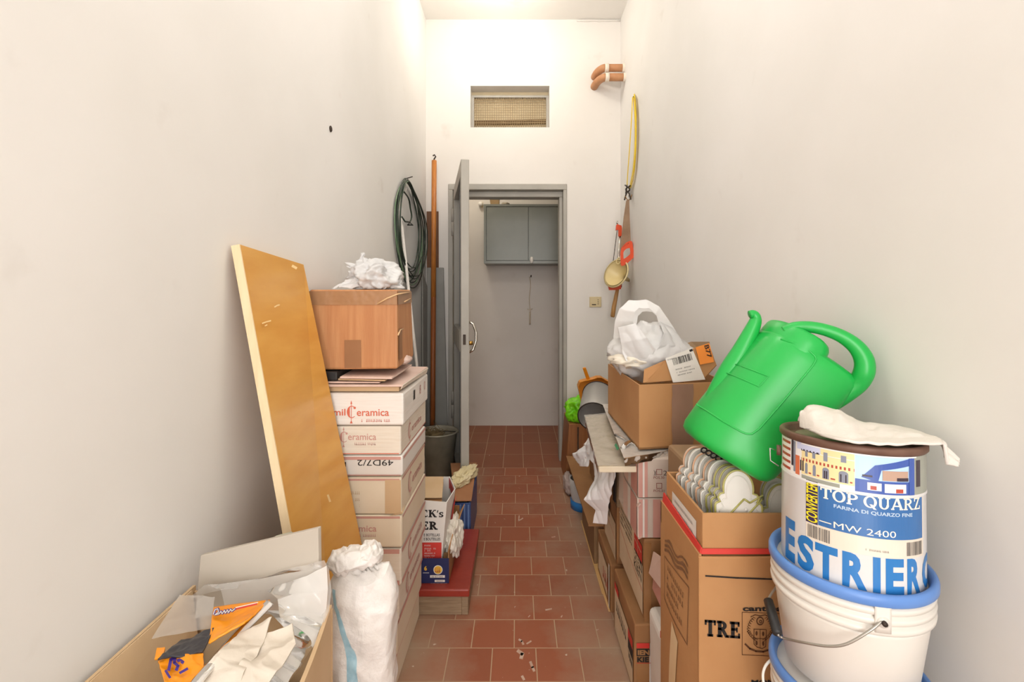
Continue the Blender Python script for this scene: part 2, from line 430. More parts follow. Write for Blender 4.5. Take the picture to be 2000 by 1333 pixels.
M_BLACK = mat('black_plastic', (28, 27, 27), (36, 35, 35), rough=.5)
M_INK = mat('black_ink', (26, 20, 18), (34, 28, 26), rough=.7)
M_CARD = mat('brown_cardboard', (182, 132, 84), (190, 142, 94), rough=.8, scale=6, bump=.08)
M_CARD2 = mat('dark_cardboard', (150, 106, 66), (162, 118, 76), rough=.8, scale=6, bump=.08)
M_CARDL = mat('light_cardboard', (204, 172, 132), (212, 182, 144), rough=.8, scale=6, bump=.08)
M_CARDG = mat('greyish_cardboard', (150, 122, 92), (160, 132, 100), rough=.85, scale=6, bump=.1)
M_TAPE = mat('brown_tape', (166, 124, 88), (176, 134, 98), rough=.3, scale=9, bump=.25, bscale=25)
M_WHITEP = mat('white_paper', (226, 220, 212), (232, 227, 220), rough=.7)
M_CREAMP = mat('cream_carton', (228, 213, 186), (234, 221, 198), rough=.75, scale=5, bump=.12, bscale=18)
M_WHITEC = mat('white_carton', (236, 229, 221), (241, 236, 229), rough=.7, scale=4, bump=.25, bscale=1, stretch=(3, 3, 60))
M_WHITEC2 = mat('cream_white_carton', (232, 221, 204), (238, 229, 214), rough=.75, scale=4, bump=.25, bscale=1, stretch=(3, 3, 50))
M_PINK = mat('faded_pink_print', (204, 150, 138), (212, 162, 150), rough=.75)
M_PINKC = mat('pink_carton', (218, 188, 174), (226, 200, 188), rough=.75, bump=.1)
M_RED = mat('red_print', (204, 52, 44), (212, 62, 52), rough=.6)
M_REDL = mat('orange_red_print', (214, 104, 78), (220, 116, 90), rough=.7)
M_BLUEP = mat('blue_print', (52, 104, 164), (58, 112, 172), rough=.35)
M_NAVY = mat('navy_carton', (28, 36, 82), (34, 42, 90), rough=.5)
M_GOLD = mat('gold_print', (222, 176, 58), rough=.5)
M_WOODY = mat('varnished_plywood', (214, 152, 66), (228, 174, 88), rough=.28, scale=3.0, stretch=(1, 1.5, 7), lo=.3, hi=.72)
M_WOODE = mat('pale_wood_edge', (232, 206, 164), (240, 216, 176), rough=.6, scale=8, stretch=(8, 8, 1))
M_POLE = mat('orange_wood', (182, 108, 44), (204, 132, 62), rough=.4, scale=12, stretch=(10, 10, 1))
M_POLED = mat('dark_orange_wood', (138, 74, 30), (156, 88, 38), rough=.45, scale=12, stretch=(10, 10, 1))
M_DKBRD = mat('dark_brown_board', (104, 66, 38), (120, 78, 46), rough=.6, scale=10, stretch=(8, 8, 1))
M_GRBRD = mat('grey_painted_board', (142, 140, 134), (152, 150, 144), rough=.6, scale=6, bump=.1)
M_ZINC = mat('galvanised_steel', (160, 152, 132), (190, 182, 164), rough=.5, metal=.2, scale=7)
M_REDW = mat('red_painted_wood', (140, 44, 32), (152, 54, 40), rough=.35, scale=10, bump=.1)
M_GRWOOD = mat('grey_weathered_wood', (140, 116, 90), (160, 136, 108), rough=.8, scale=4, stretch=(3, 3, 40), bump=.3, bscale=6)
M_SACK = mat('woven_white_sack', (226, 220, 213), (236, 231, 226), rough=.45, scale=20, bump=.35, bscale=160)
M_STRIPE = mat('light_blue_stripe', (150, 190, 206), (172, 206, 218), rough=.5, scale=80)
M_FOAM = mat('grey_beige_board', (186, 176, 162), (192, 182, 168), rough=.8, scale=4)
M_CLOTH = mat('off_white_cloth', (208, 196, 180), (218, 207, 192), rough=.85, scale=6, bump=.2, bscale=120)
M_ORANGE = mat('orange_pack_film', (240, 146, 26), (244, 156, 36), rough=.2)
M_DKFILM = mat('charcoal_film', (48, 46, 50), (58, 56, 60), rough=.35)
M_PURPLE = mat('purple_print', (64, 42, 130), rough=.4)
M_WHITEB = thin_plastic('white_bag_film', (250, 249, 248), .0, .3, .35)
M_CLEAR = thin_plastic('clear_bag_film', (246, 243, 239), .62, .10, .45)
M_MILKY = thin_plastic('milky_bag_film', (248, 245, 240), .14, .12, .4)

# ------------------------------------------------------------------ the room
LX, RX, BY, FY, HZ = -0.690, 0.783, 3.70, 4.78, 3.36
DX0, DX1, DZ = -0.520, 0.376, 2.113
VX0, VX1, VZ0, VZ1 = -0.353, 0.244, 2.543, 2.857
def struct(name, mb, **k): return mb.build(name, kind='structure', **k)
M_SCUF = mat('plaster_smear', (206, 184, 166), (190, 150, 128), rough=.9, scale=60)
b = MB().box(LX - .15, RX + .15, -2.2, 3.60, -.1, 0, M_TILE)
for pts, wd in (([(1014, 1250), (1019, 1253), (1022, 1259)], 4), ([(1036, 1294), (1040, 1304), (1043, 1311)], 5), ([(1020, 1322), (1023, 1328)], 5), ([(1029, 1258), (1037, 1253)], 3), ([(1012, 1272), (1020, 1278), (1018, 1286)], 7), ([(1066, 1192), (1077, 1190)], 3), ([(1014, 1008), (1013, 1018), (1021, 1013)], 2.2), ([(1078, 1050), (1084, 1049)], 2), ([(1032, 1206), (1035, 1203)], 2), ([(1096, 1206), (1098, 1203)], 2.4)):
    vs, fs = stroke2d(pts, wd); b.add([PZ(x, y, .0006) for x, y in vs], fs, M_SCUF)
struct('floor', b)
struct('floor_beyond', MB().box(-1.7, 1.7, 3.60, FY + .1, -.1, 0, M_TILE2))
struct('ceiling', MB().box(LX - .15, RX + .15, -2.2, BY + .15, HZ, HZ + .1, M_CEIL))
struct('wall_left', MB().box(LX - .12, LX, -2.2, BY, 0, HZ, M_WALL))
struct('wall_right', MB().box(RX, RX + .12, -2.2, BY, 0, HZ, M_WALL))
b = MB()
for x0, x1, z0, z1 in ((LX - .12, DX0, 0, DZ), (DX1, RX + .12, 0, DZ), (LX - .12, RX + .12, DZ, VZ0), (LX - .12, VX0, VZ0, VZ1), (VX1, RX + .12, VZ0, VZ1), (LX - .12, RX + .12, VZ1, HZ)):
    b.box(x0, x1, BY, BY + .15, z0, z1, M_WALLB)
struct('wall_back', b)
struct('wall_rear', MB().box(LX - .12, LX, -2.32, -2.2, 0, HZ, M_WALL).box(LX - .12, RX + .12, -2.32, -2.2, 2.75, HZ, M_WALL))
struct('wall_far', MB().box(-1.7, 1.7, FY, FY + .1, 0, 3.0, M_WALLF))
struct('wall_far_left', MB().box(-1.72, -1.6, BY + .15, FY, 0, 3.0, M_WALLF))
struct('wall_far_right', MB().box(1.6, 1.72, BY + .15, FY, 0, 3.0, M_WALLF))
struct('ceiling_beyond', MB().box(-1.7, 1.7, BY + .15, FY + .1, 2.9, 3.0, M_CEIL))
struct('wall_far_near_side', MB().box(-1.7, LX - .12, BY, BY + .15, 0, 3.0, M_WALLF).box(RX + .12, 1.7, BY, BY + .15, 0, 3.0, M_WALLF))
# ragged plaster seam where the right of the back wall meets the ceiling
struct('trim_1', MB().tube([(.45 + i * .033, BY - .004, HZ - .012 + .006 * nz((i, 0, 0), .9)) for i in range(11)], .006, M_WALLB, 6))

# door: steel frame fixed in the opening and the leaf swung towards us
door = thing('door_1', 'grey steel door standing open with chrome pull handle', 'door', (-.07, BY, 0), kind='structure')
b = MB()
for (x0, x1, y0, y1, z0, z1) in ((DX0, DX0 + .035, BY - .012, BY + .15, 0, DZ - .045), (DX0 + .035, DX0 + .065, BY + .03, BY + .148, 0, DZ - .09),
                                 (DX1 - .028, DX1, BY - .012, BY + .15, 0, DZ - .045), (DX1 - .054, DX1 - .028, BY + .04, BY + .148, 0, DZ - .09),
                                 (DX0, DX1, BY - .012, BY + .15, DZ - .045, DZ), (DX0 + .035, DX1 - .028, BY + .04, BY + .148, DZ - .09, DZ - .045)):
    b.box(x0, x1, y0, y1, z0, z1, M_GREY, .004, 1)
b.build('door_frame', door)
Hh, Ff = V3((-.452, 3.662, 0)), V3((-.3035, 2.85, 0))        # leaf centreline, hinge to free edge
ld = (Ff - Hh); LL = ld.length; ld.normalize(); ln = V3((-ld.y, ld.x, 0))      # ln points to the aisle side (+x)
if ln.x < 0: ln = -ln
LM = Matrix(((ld.x, ln.x, 0, Hh.x), (ld.y, ln.y, 0, Hh.y), (0, 0, 1, 0), (0, 0, 0, 1)))
ZT = 2.063
leaf = MB()
leaf.box(0, .06, -.024, .024, .02, ZT, M_GREY, .003, 1, LM).box(LL - .06, LL, -.024, .024, .02, ZT, M_GREY, .003, 1, LM)
leaf.box(.06, LL - .06, -.024, .024, ZT - .09, ZT, M_GREY, .002, 1, LM).box(.06, LL - .06, -.024, .024, .02, .11, M_GREY, .002, 1, LM)
lf = leaf.build('door_leaf', door)
MB().box(.058, LL - .058, .016, .022, .1, ZT - .08, M_GREYD, 0, 1, LM).box(LL * .45, LL * .45 + .03, -.004, .016, .11, ZT - .09, M_GREYD, 0, 1, LM).build('sheet_panel', lf)
MB().box(.06, LL - .06, -.026, .012, .93, 1.06, M_GREY, .004, 1, LM).build('lock_rail', lf)
b = MB(); b.tube([LM @ V3((LL - .035, .024, .93)), LM @ V3((LL - .035, .05, .945)), LM @ V3((LL - .035, .068, 1.0)), LM @ V3((LL - .035, .068, 1.05)), LM @ V3((LL - .035, .05, 1.10)), LM @ V3((LL - .035, .024, 1.112))], .008, M_CHROME, 8)
b.box(LL - .05, LL - .02, .022, .028, .88, .97, M_CHROME, .002, 1, LM); b.build('door_handle', lf)
MB().box(LL - .001, LL + .004, -.012, .004, .98, 1.04, M_IRON, .001, 1, LM).tube([LM @ V3((LL - .05, .02, .985)), LM @ V3((LL - .05, .05, .985))], .012, M_BRASS, 10).build('door_lock', lf)
for z in (1.72, .35):
    MB().tube([LM @ V3((-.012, -.03, z)), LM @ V3((-.012, -.03, z + .1))], .011, M_GREY, 10).tube([LM @ V3((-.012, -.03, z + .1)), LM @ V3((-.012, -.03, z + .2))], .011, M_GREY, 10).build('hinge', lf)

# ventilation opening with wire mesh, above the door
vent = thing('vent_grille', 'wire mesh vent set in the white wall above the door', 'vent', ((VX0 + VX1) / 2, BY + .1, VZ0))
b = MB(); y = BY + .072
for (x0, x1, z0, z1) in ((VX0, VX0 + .022, VZ0, VZ1 - .06), (VX1 - .02, VX1, VZ0, VZ1 - .06), (VX0, VX1, VZ1 - .062, VZ1 - .045)):
    b.box(x0, x1, y - .008, y + .02, z0, z1, M_GREY, .002, 1)
b.build('frame', vent)
M_WIRE = mat('dull_mesh_wire', (148, 124, 88), (166, 142, 104), rough=.7)
b = MB(); n = 32
for i in range(n + 1):
    x = VX0 + .022 + (VX1 - VX0 - .042) * i / n; b.box(x - .0016, x + .0016, y, y + .003, VZ0, VZ1 - .06, M_WIRE)
for i in range(14):
    z = VZ0 + (VZ1 - .06 - VZ0) * i / 13; b.box(VX0 + .02, VX1 - .02, y - .002, y + .001, z - .0016, z + .0016, M_WIRE)
b.build('wire_mesh', vent)
M_LOUV = mat('brown_louvre', (112, 88, 54), (128, 104, 68), rough=.7)
M_VBK = mat('beige_vent_panel', (226, 208, 172), (232, 216, 182), rough=.8)
b = MB().box(VX0, VX1, y + .045, y + .05, VZ0, VZ1, M_VBK)
b.hexa([V3((VX0, y + .02, VZ0 + .05)), V3((VX1, y + .02, VZ0 + .065)), V3((VX1, y + .045, VZ0 + .065)), V3((VX0, y + .045, VZ0 + .05)),
        V3((VX0, y + .02, VZ0 + .082)), V3((VX1, y + .02, VZ0 + .098)), V3((VX1, y + .045, VZ0 + .098)), V3((VX0, y + .045, VZ0 + .082))], M_LOUV)
b.build('back_panel', vent)

# two terracotta coloured pipes
M_PIPE = mat('brown_drain_pipe', (182, 126, 84), (196, 142, 100), rough=.55, scale=14, bump=.2)
M_MORT = mat('mortar_white', (228, 216, 200), rough=.9, bump=.4)
for k, (py, yo, lab) in enumerate(((131, 3.575, 'upper brown pipe elbow bending from right wall into back wall'), (153.5, 3.54, 'lower brown pipe elbow bending from right wall into back wall'))):
    z = pZ(py, 3.56); t = thing('drain_pipe', lab, 'pipe', (.68, yo, z), 'brown pipes high in the corner')
    r = .027; xe = .648 if k == 0 else .645
    MB().tube([(RX + .02, yo, z), (xe, yo, z)], r, M_PIPE, 16).build('straight_pipe', t)
    pts = []
    dirv = (0, 0, -.012) if k == 0 else (0, 0, .0)
    for i in range(9):
        a = i / 8; pts.append((xe - .062 * sin(a * pi / 2), yo + (BY + .01 - yo) * (1 - cos(a * pi / 2)), z + dirv[2] * (1 - cos(a * pi / 2))))
    MB().tube(pts, r * 1.04, M_PIPE, 16).build('elbow', t)
    MB().tube([(xe + .02, yo, z), (xe - .008, yo, z)], r * 1.15, M_MORT, 16).build('collar', t)
    MB().tube([(RX + .01, yo, z), (RX - .016, yo, z)], r * 1.14, M_MORT, 16).build('wall_collar', t)

# socket
sk = thing('wall_socket', 'beige socket plate on back wall right of the door', 'socket', (pX(1162.5, 3.69), BY - .006, pZ(600, 3.69)))
M_SOCK = mat('beige_socket_plastic', (216, 196, 150), (220, 202, 158), rough=.4)
MB().box(pX(1151.5, 3.69), pX(1174.5, 3.69), BY - .012, BY + .002, pZ(600, 3.69), pZ(580, 3.69), M_SOCK, .003).build('plate', sk)
b = MB()
for i in (-1, 0, 1): b.tube([(pX(1168, 3.69), BY - .014, pZ(590 + i * 4, 3.69)), (pX(1168, 3.69), BY - .008, pZ(590 + i * 4, 3.69))], .003, M_INK, 8)
b.box(pX(1156, 3.69), pX(1164, 3.69), BY - .0135, BY - .01, pZ(596.5, 3.69), pZ(594.5, 3.69), M_IRON)
b.build('pin_holes', sk)

# nail hole and scuffs in the left wall
b = MB(); q = PX(645, 252, LX); b.blob(q + V3((.002, 0, 0)), (.004, .011, .011), M_IRON, 3, .3, 2, 2); b.build('wall_plug_hole', label='small dark broken plug hole high on left wall', cat='hole')
# lamps (above the frame)
for k, (x, y, z) in enumerate(LAMPS):
    zc = HZ if k < 2 else 2.9
    t = thing('ceiling_lamp', ('bare bulb hanging from ceiling near the door', 'bare bulb hanging from ceiling over the near end of the aisle', 'bare bulb hanging in the room beyond the door')[k], 'lamp', (x, y, zc), 'bare ceiling bulbs')
    MB().tube([(x, y, zc - .02), (x, y, z + .1)], .004, M_BLACK, 6).build('cord', t)
    MB().lathe([(.008, .0), (.012, .006), (.012, .035), (.005, .045)], (x, y, z + .09), M_BLACK, 16).build('socket', t)
    MB().lathe([(.018, 0), (.024, .004), (.024, .02)], (x, y, zc - .02), M_WHITEP, 20).build('ceiling_rose', t)

# ------------------------------------------------------------------ room beyond the door
cb = thing('wall_cabinet', 'grey two door wall cabinet in the room beyond the door', 'cabinet', (.07, 4.6, 1.563))
cx0, cx1, cz0, cz1, cy0 = pX(945, 4.45), .47, pZ(515, 4.45), pZ(399, 4.45), 4.45
MB().box(cx0, cx1, cy0 + .02, FY, cz0, cz1, M_CAB, .003, 1).box(cx0, cx1, cy0, cy0 + .02, cz1 - .02, cz1, M_CAB).box(cx0, cx1, cy0, cy0 + .02, cz0, cz0 + .024, M_CAB).box(cx0, cx0 + .02, cy0, cy0 + .02, cz0 + .024, cz1 - .02, M_CAB).box(cx1 - .02, cx1, cy0, cy0 + .02, cz0 + .024, cz1 - .02, M_CAB).build('body', cb)
xm = pX(1032, 4.45)
for x0, x1 in ((cx0 + .023, xm - .002), (xm + .002, cx1 - .023)): MB().box(x0, x1, cy0 + .003, cy0 + .019, cz0 + .028, cz1 - .024, M_CAB, .002, 1).build('cabinet_door', cb)
MB().blob((xm + .03, cy0 - .012, cz0 + .03), (.014, .01, .028), M_WHITEP, 5, .4, 2, 3).build('paper_tag', cb)
MB().box(pX(957, 4.5), pX(975, 4.5), 4.5, 4.6, cz1, pZ(388, 4.5), mat('brown_brick', (150, 122, 84), (160, 132, 92)), .008, 2, jit=.006, seed=2).build('brick', label='brown block lying on top of grey wall cabinet', cat='block')
MB().blob((pX(987, 4.5), 4.52, cz1 + .01), (.035, .03, .018), mat('grey_rubble', (140, 130, 112)), 4, .4, 2, 3, zmin=cz1).build('rubble_chip', label='small grey rubble chip on cabinet beside brown block', cat='rubble')
q = P(939, 400, FY); MB().tube([q + V3((0, .0, 0)), q + V3((0, -.04, 0))], .022, M_WHITEP, 14).tube([q + V3((.015, -.02, .02)), q + V3((.015, -.02, -.03))], .008, M_SOCK, 8).build('wall_insulator', label='small white round fitting on far wall left of grey cabinet', cat='fitting')
t = thing('hanging_string', 'thin string hanging from nail on far wall below cabinet', 'string', P(1036, 540, FY))
q = P(1037, 541, FY); MB().tube([q + V3((0, 0, 0)), q + V3((0, -.04, .01))], .006, M_IRON, 8).build('nail', t)
b = MB(); pts = []
for i in range(24):
    v = i / 23; pts.append(P(1034 + 2.5 * sin(v * 9) * (1 - v) + v * 2, 541 + 92 * v, FY - .02))
b.tube(pts, .0035, mat('pale_string', (196, 180, 158)), 5); pts2 = [P(1034 + 7 * (v / 10) - 3.5 + 2 * sin(v), 603 + 30 * v / 10 * .9, FY - .014) for v in range(11)]
b.tube([P(1030, 604, FY - .015), P(1035, 606, FY - .02), P(1040, 603, FY - .02)], .0035, MATS['pale_string'], 5)
b.tube([P(1035, 610, FY - .01), P(1035, 634, FY - .01)], .009, mat('stained_plaster_cord', (188, 176, 156)), 6); b.build('string', t)

# ------------------------------------------------------------------ left side, against the back wall
def leaning(name, quad, th, m, label, cat): return MB().slab(quad, th, m, .002).build(name, label=label, cat=cat)
leaning('timber_board', [P(836, 905, 3.66), P(858, 905, 3.66), P(856.5, 413, 3.69), P(833, 413, 3.69)], .006, M_DKBRD, 'dark brown board standing behind grey board in left corner', 'board')
leaning('painted_board', [V3((-.675, 3.60, 0)), V3((-.505, 3.60, 0)), P(866, 523, 3.655), P(834, 523, 3.655)], .02, M_GRBRD, 'grey painted plank leaning in left corner behind orange pole', 'board')
leaning('grey_panel', [V3((-.67, 3.50, 0)), V3((-.655, 3.56, 0)), P(835, 560, 3.60) , P(826, 532, 3.50)], .01, M_GRBRD, 'narrow grey panel on left wall beside orange pole', 'panel')
po = thing('wooden_pole', 'tall orange brown wooden pole with hook standing in left corner', 'pole', (-.59, 3.44, 0))
a, c = P(848, 314, 3.62), P(844.5, 960, 3.50); a2 = a + (c - a) * .42
c = V3((c.x, c.y, 0.0))
MB().tube([a, a2], .0185, M_POLE, 14).build('shaft', po); MB().tube([a2, c], .0185, M_POLED, 14).build('lower_shaft', po)
MB().tube([a, a + V3((0, 0, .012)), a + V3((.012, -.006, .028)), a + V3((.004, -.01, .04)), a + V3((-.008, -.006, .034))], .0055, M_IRON, 6).build('hook', po)
# white pole
MB().tube([V3((-.678, 2.85, 1.72)), V3((-.60, 3.0, .70)), V3((-.565, 3.02, 0.01))], .009, M_WHITEC, 8).build('white_rod', label='thin cream rod leaning on left wall through the cable coil', cat='rod')
# cable coil on the left wall
co = thing('cable_coil', 'coil of dark green electric cable hung on left wall', 'cable', PX(790, 350, LX + .01))
M_CABLE = mat('dark_green_cable', (38, 48, 40), (52, 66, 52), rough=.4)
M_CABLEG = mat('green_white_cable', (92, 128, 92), (130, 150, 120), rough=.4)
rnd = random.Random(5)
for k in range(11):
    ry = .43 - (.0, .02, .05, .09, .12, .03, .07, .10, .14, .05, .01)[k]; rzv = .325 - (.0, .015, .03, .05, .02, .06, .01, .035, .05, .025, .04)[k]
    cyy = 2.70 + rnd.uniform(0, .03) + ry + (.02 if k % 3 == 0 else 0); top = pZ(352, 3.0) - rnd.uniform(0, .012); ph = rnd.uniform(0, 6)
    pts = []
    for i in range(64):
        a = 2 * pi * i / 64; s_ = max(0, sin(a)); y = cyy + ry * (1 - .35 * s_ ** 3) * cos(a); y = y + (2.99 - cyy) * s_ ** 3
        pts.append((LX + .012 + .004 * k * .5 + .004 * sin(2 * a + ph), min(y, BY - .02), top - rzv + rzv * sin(a) + .006 * sin(3 * a + ph)))
    MB().tube(pts, .0036, M_CABLEG if k in (2, 6) else M_CABLE, 6, closed=True).build('cable_loop', co)
MB().tube([PX(786 + 2 * sin(i * .7) + (18 * sin(i / 16 * pi) if i < 17 else 0), 372 + i * 5.2, LX + .025) for i in range(14)] + [PX(806, 440, LX + .03), PX(800, 434, LX + .03), PX(791, 433, LX + .03), PX(785, 424, LX + .03)], .005, M_CABLE, 6).build('cable_end', co)
MB().tube([PX(790, 350, LX + .001), PX(790, 350, LX + .001) + V3((.05, 0, .015))], .003, M_IRON, 6).build('nail', co)
MB().tube([PX(793, 350 + 3 * i, LX + .02) + V3((0, .012 * sin(i * 1.3), 0)) for i in range(9)], .002, M_WHITEP, 5).build('tie_wire', co)

# bucket with a tangle of netting
bx, by = pX(855, 3.35) + .0, 3.35
bu = thing('metal_bucket', 'galvanised bucket holding tangled netting, behind the stacked cartons', 'bucket', (bx, by, 0))
MB().lathe([(.085, .0), (.09, .004), (.132, .33), (.137, .334), (.137, .342), (.129, .342), (.126, .33), (.084, .012)], (bx, by, 0), M_ZINC, 40, close=False).lathe([(.0, .012), (.085, .012)], (bx, by, 0), M_ZINC, 40, close=False).build('bucket_body', bu)
MB().tube([(bx + .137 * cos(a * pi / 16), by + .137 * sin(a * pi / 16), .338) for a in range(32)], .006, M_ZINC, 6, closed=True).build('rim', bu)
MB().tube([(bx + .13 + .012 * cos(a), by, .325 + .02 * sin(a)) for a in [i * .6 for i in range(8)]] , .004, M_ZINC, 6).tube([(bx + .13 - i * .018, by - .06 * sin(i / 7 * pi), .335 + .02 * sin(i / 7 * pi)) for i in range(8)], .003, M_IRON, 6).build('bail_handle', bu)
M_NET = mat('brown_netting', (120, 100, 66), (160, 140, 104), rough=.9)
rnd = random.Random(8); b = MB()
for k in range(34):
    c0 = V3((bx - .03 + rnd.gauss(0, .035), by - .02 + rnd.gauss(0, .04), .315 + rnd.gauss(0, .018))); pts = []
    ax = V3((rnd.gauss(0, 1), rnd.gauss(0, 1), rnd.gauss(0, 1))).normalized(); u = ax.orthogonal().normalized(); v = ax.cross(u); r0 = rnd.uniform(.015, .05)
    for i in range(12): pts.append(c0 + (u * cos(i * .52) + v * sin(i * .52)) * r0 * (1 + .25 * sin(i * 1.7)))
    b.tube(pts, .0018, M_NET, 4, closed=True)
b.blob((bx - .03, by - .02, .30), (.075, .08, .04), M_NET, 3, .35, 2.5, 3); tag(b.build('netting_tangle'), 'tangle of brown netting stuffed into the metal bucket', 'netting')

# blue box with cardboard lid and a rag
bb = thing('plastic_crate', 'blue plastic crate on the floor under a cardboard sheet', 'crate', (-.29, 2.62, 0))
M_BLUEC = mat('dull_blue_plastic', (50, 72, 120), (60, 84, 134), rough=.4)
MB().box(-.36, -.235, 2.47, 2.86, 0.0, .012, M_BLUEC).box(-.36, -.235, 2.47, 2.478, .012, .218, M_BLUEC, .002, 1).box(-.36, -.235, 2.852, 2.86, .012, .218, M_BLUEC, .002, 1).box(-.36, -.352, 2.478, 2.852, .012, .218, M_BLUEC, .002, 1).box(-.243, -.235, 2.478, 2.852, .012, .218, M_BLUEC, .002, 1).build('crate_body', bb)
b = MB()
for i in range(6): b.box(-.35 + i * .02, -.342 + i * .02, 2.463, 2.47, .02, .21, mat('light_blue_plastic', (104, 132, 180), rough=.4), .002, 1)
b.build('rib', bb)
zc = .222
q = [PZ(888, 978, zc + .012), PZ(921, 977, zc + .012), PZ(931, 904, zc + .012), PZ(880, 905, zc + .012)]
MB().slab(q, .006, mat('red_brown_cardboard', (168, 116, 78), (176, 124, 86), rough=.8)).build('cardboard_sheet', label='small brown cardboard sheet lying over the blue crate', cat='cardboard')
M_RAG = mat('cream_rag', (222, 206, 160), (234, 220, 180), rough=.8)
MB().blob(PZ(907, 934, zc + .02) + V3((0, 0, .012)), (.045, .12, .035), M_RAG, 6, .65, 1.4, 5, rz(-.3).to_3x3().to_4x4(), zmin=zc + .013).build('crumpled_rag', label='crumpled cream rag lying on the small cardboard sheet', cat='rag')

# red topped low wooden step
st = thing('wooden_step', 'low grey wooden platform with red painted top on the floor', 'step', (-.4, 2.18, 0))
sx0, sx1, sy0, sy1 = -.60, pX(916, 1.93), 1.935, 2.43
MB().box(sx0, sx1 + .002, sy0 - .012, sy1, .077, .107, M_REDW, .005).build('red_top', st)
b = MB().box(sx0 + .01, sx1 - .03, sy0, sy0 + .025, 0, .077, M_GRWOOD, .002, 1); b.build('front_board', st)
MB().box(sx1 - .03, sx1 - .004, sy0, sy1 - .01, 0, .077, M_GRWOOD, .002, 1).build('side_board', st)
MB().box(sx0 + .01, sx0 + .035, sy0 + .025, sy1 - .01, 0, .077, M_GRWOOD, .002, 1).build('side_board', st)
# navy tray box standing on it
zs = .108; nx1 = pX(877, 1.97); ny0, ny1 = 1.965, 2.33
nb = thing('carton_tray', 'navy blue open carton with gold emblem on the red step', 'carton', (-.4, 2.1, zs))
zt = zs + .098
b = MB().box(-.57, nx1, ny0, ny0 + .005, zs, zt, M_NAVY).box(-.57, nx1, ny0 + .005, ny1, zs, zs + .004, M_CARD2).box(nx1 - .004, nx1, ny0 + .005, ny1, zs, zt + .03, M_CARD2).box(-.57, -.566, ny0 + .005, ny1, zs, zt, M_CARD2).box(-.57, nx1, ny1 - .004, ny1, zs, zt + .06, M_CARD2)
d = ny0
b.front(disc2d(855.5, 1115 - 1.5, 9, 9), d, M_WHITEP, .0008).front(disc2d(855.5, 1113.5, 7.6, 7.6), d, M_GOLD, .0014)
b.front(ticks2d(850, 1118, 861, 1109, 3, 3.4), d, M_REDL, .002)
b.front(rect2d(840, 1129, 869, 1124), d, M_WHITEP, .0008).front(rect2d(849, 1137.5, 869, 1133), d, M_WHITEP, .0008)
b.front(ticks2d(843, 1128, 867, 1125, 5), d, M_INK, .0014).front(ticks2d(853, 1136.5, 866, 1134, 6), d, M_INK, .0014).front(ticks2d(841, 1141, 873, 1139.5, 9), d, M_WHITEP, .001)
b.front(fit2d(text2d('6', .04), 828.5, 1115, 834, 1106), d, M_GOLD, .001).front(rect2d(826, 1120, 838, 1119), d, M_WHITEP, .001)
b.build('tray_body', nb)
MB().slab([V3((nx1 - .004, ny0 + .01, zt + .02)), V3((nx1 - .004, ny0 + .30, zt + .03)), V3((nx1 + .03, ny0 + .32, zt + .085)), V3((nx1 + .006, ny0 + .06, zt + .06))], .003, M_CARD).build('flap', nb)
MB().slab([P(862, 1104, 2.02), P(879, 1104, 2.02), P(876, 1080, 2.03), P(866, 1080, 2.03)], .003, M_CARD2).build('inner_flap', nb)
# wine carton leaning inside the tray
wc = thing('wine_carton', 'white open wine carton with black letters and red panel', 'carton', (-.42, 2.1, zs + .006))
f0 = [P(800, 1099, 1.99), P(862, 1101, 1.99), P(873, 982, 1.995), P(800, 976, 1.995)]
def wf(px, py):
    v = (1100 - py) / 120.0; d = 1.99 + .005 * v; return V3((pX(px, d), d - .0015, pZ(py, d)))
b = MB(); th = .004
b.slab(f0, th, M_WHITEP)
bkd = 2.26
rt0, rt1 = f0[1], f0[2]; rb0, rb1 = V3((rt0.x - .0, bkd, rt0.z)), V3((P(879, 923, bkd).x, bkd, rt1.z + .008))
mid0, mid1 = (rt0 + rb0) / 2 + V3((.006, 0, 0)), (rt1 + rb1) / 2 + V3((.03, 0, .0))
b.slab([rt0, mid0, mid1, rt1], th, M_WHITEP).slab([mid0, rb0, rb1, mid1], th, M_WHITEP)
b.slab([rb0, V3((f0[0].x, bkd, f0[0].z)), V3((f0[3].x, bkd, rb1.z)), rb1], th, M_WHITEP)
b.slab([f0[0], V3((f0[0].x, bkd, f0[0].z)), V3((f0[3].x, bkd, rb1.z)), f0[3]], th, M_WHITEP)
b.slab([f0[0], f0[1], rb0, V3((f0[0].x, bkd, f0[0].z))], th, M_WHITEP)
# red edge panels on the right side, inside and out
o = V3((.0015, 0, 0))
b.slab([mid0 + (rt0 - mid0) * .35 + o, mid0 + o * 1.5, mid1 + o * 2 - V3((0, 0, .03)), mid1 + (rt1 - mid1) * .3 + o * 2 - V3((0, 0, .05))], .001, M_RED)
b.slab([mid1 - V3((.006, 0, .012)), rb1 - V3((.006, 0, .004)), rb1 - V3((.006, .0, .05)), mid1 - V3((.008, 0, .05))], .001, M_RED)
b.decal(fit2d(slab2d("CK's", .05, .26, .13), 822, 1011, 866, 996), wf, M_INK)
b.decal(fit2d(slab2d("ER", .06, .27, .14), 823, 1035, 855, 1019), wf, M_INK)
b.decal(fit2d(text2d("E BOTELLAS", .012), 828, 1048, 859, 1042.5), wf, M_INK)
b.decal(fit2d(text2d("E BOUTEILLES", .012), 828, 1056, 860, 1050.5), wf, M_INK)
b.decal(rect2d(800, 1100, 862.5, 1060), wf, M_RED)
def wf2(px, py): return wf(px, py) - V3((0, .001, 0))
for k, (x1, yy) in enumerate(((842, 1067), (852, 1073), (842, 1077), (851, 1082), (850, 1087), (846, 1092))): b.decal(ticks2d(829, yy, x1, yy - 3, k), wf2, M_WHITEP)
b.build('carton_body', wc)
zc2 = pZ(960, 2.1)
b = MB()
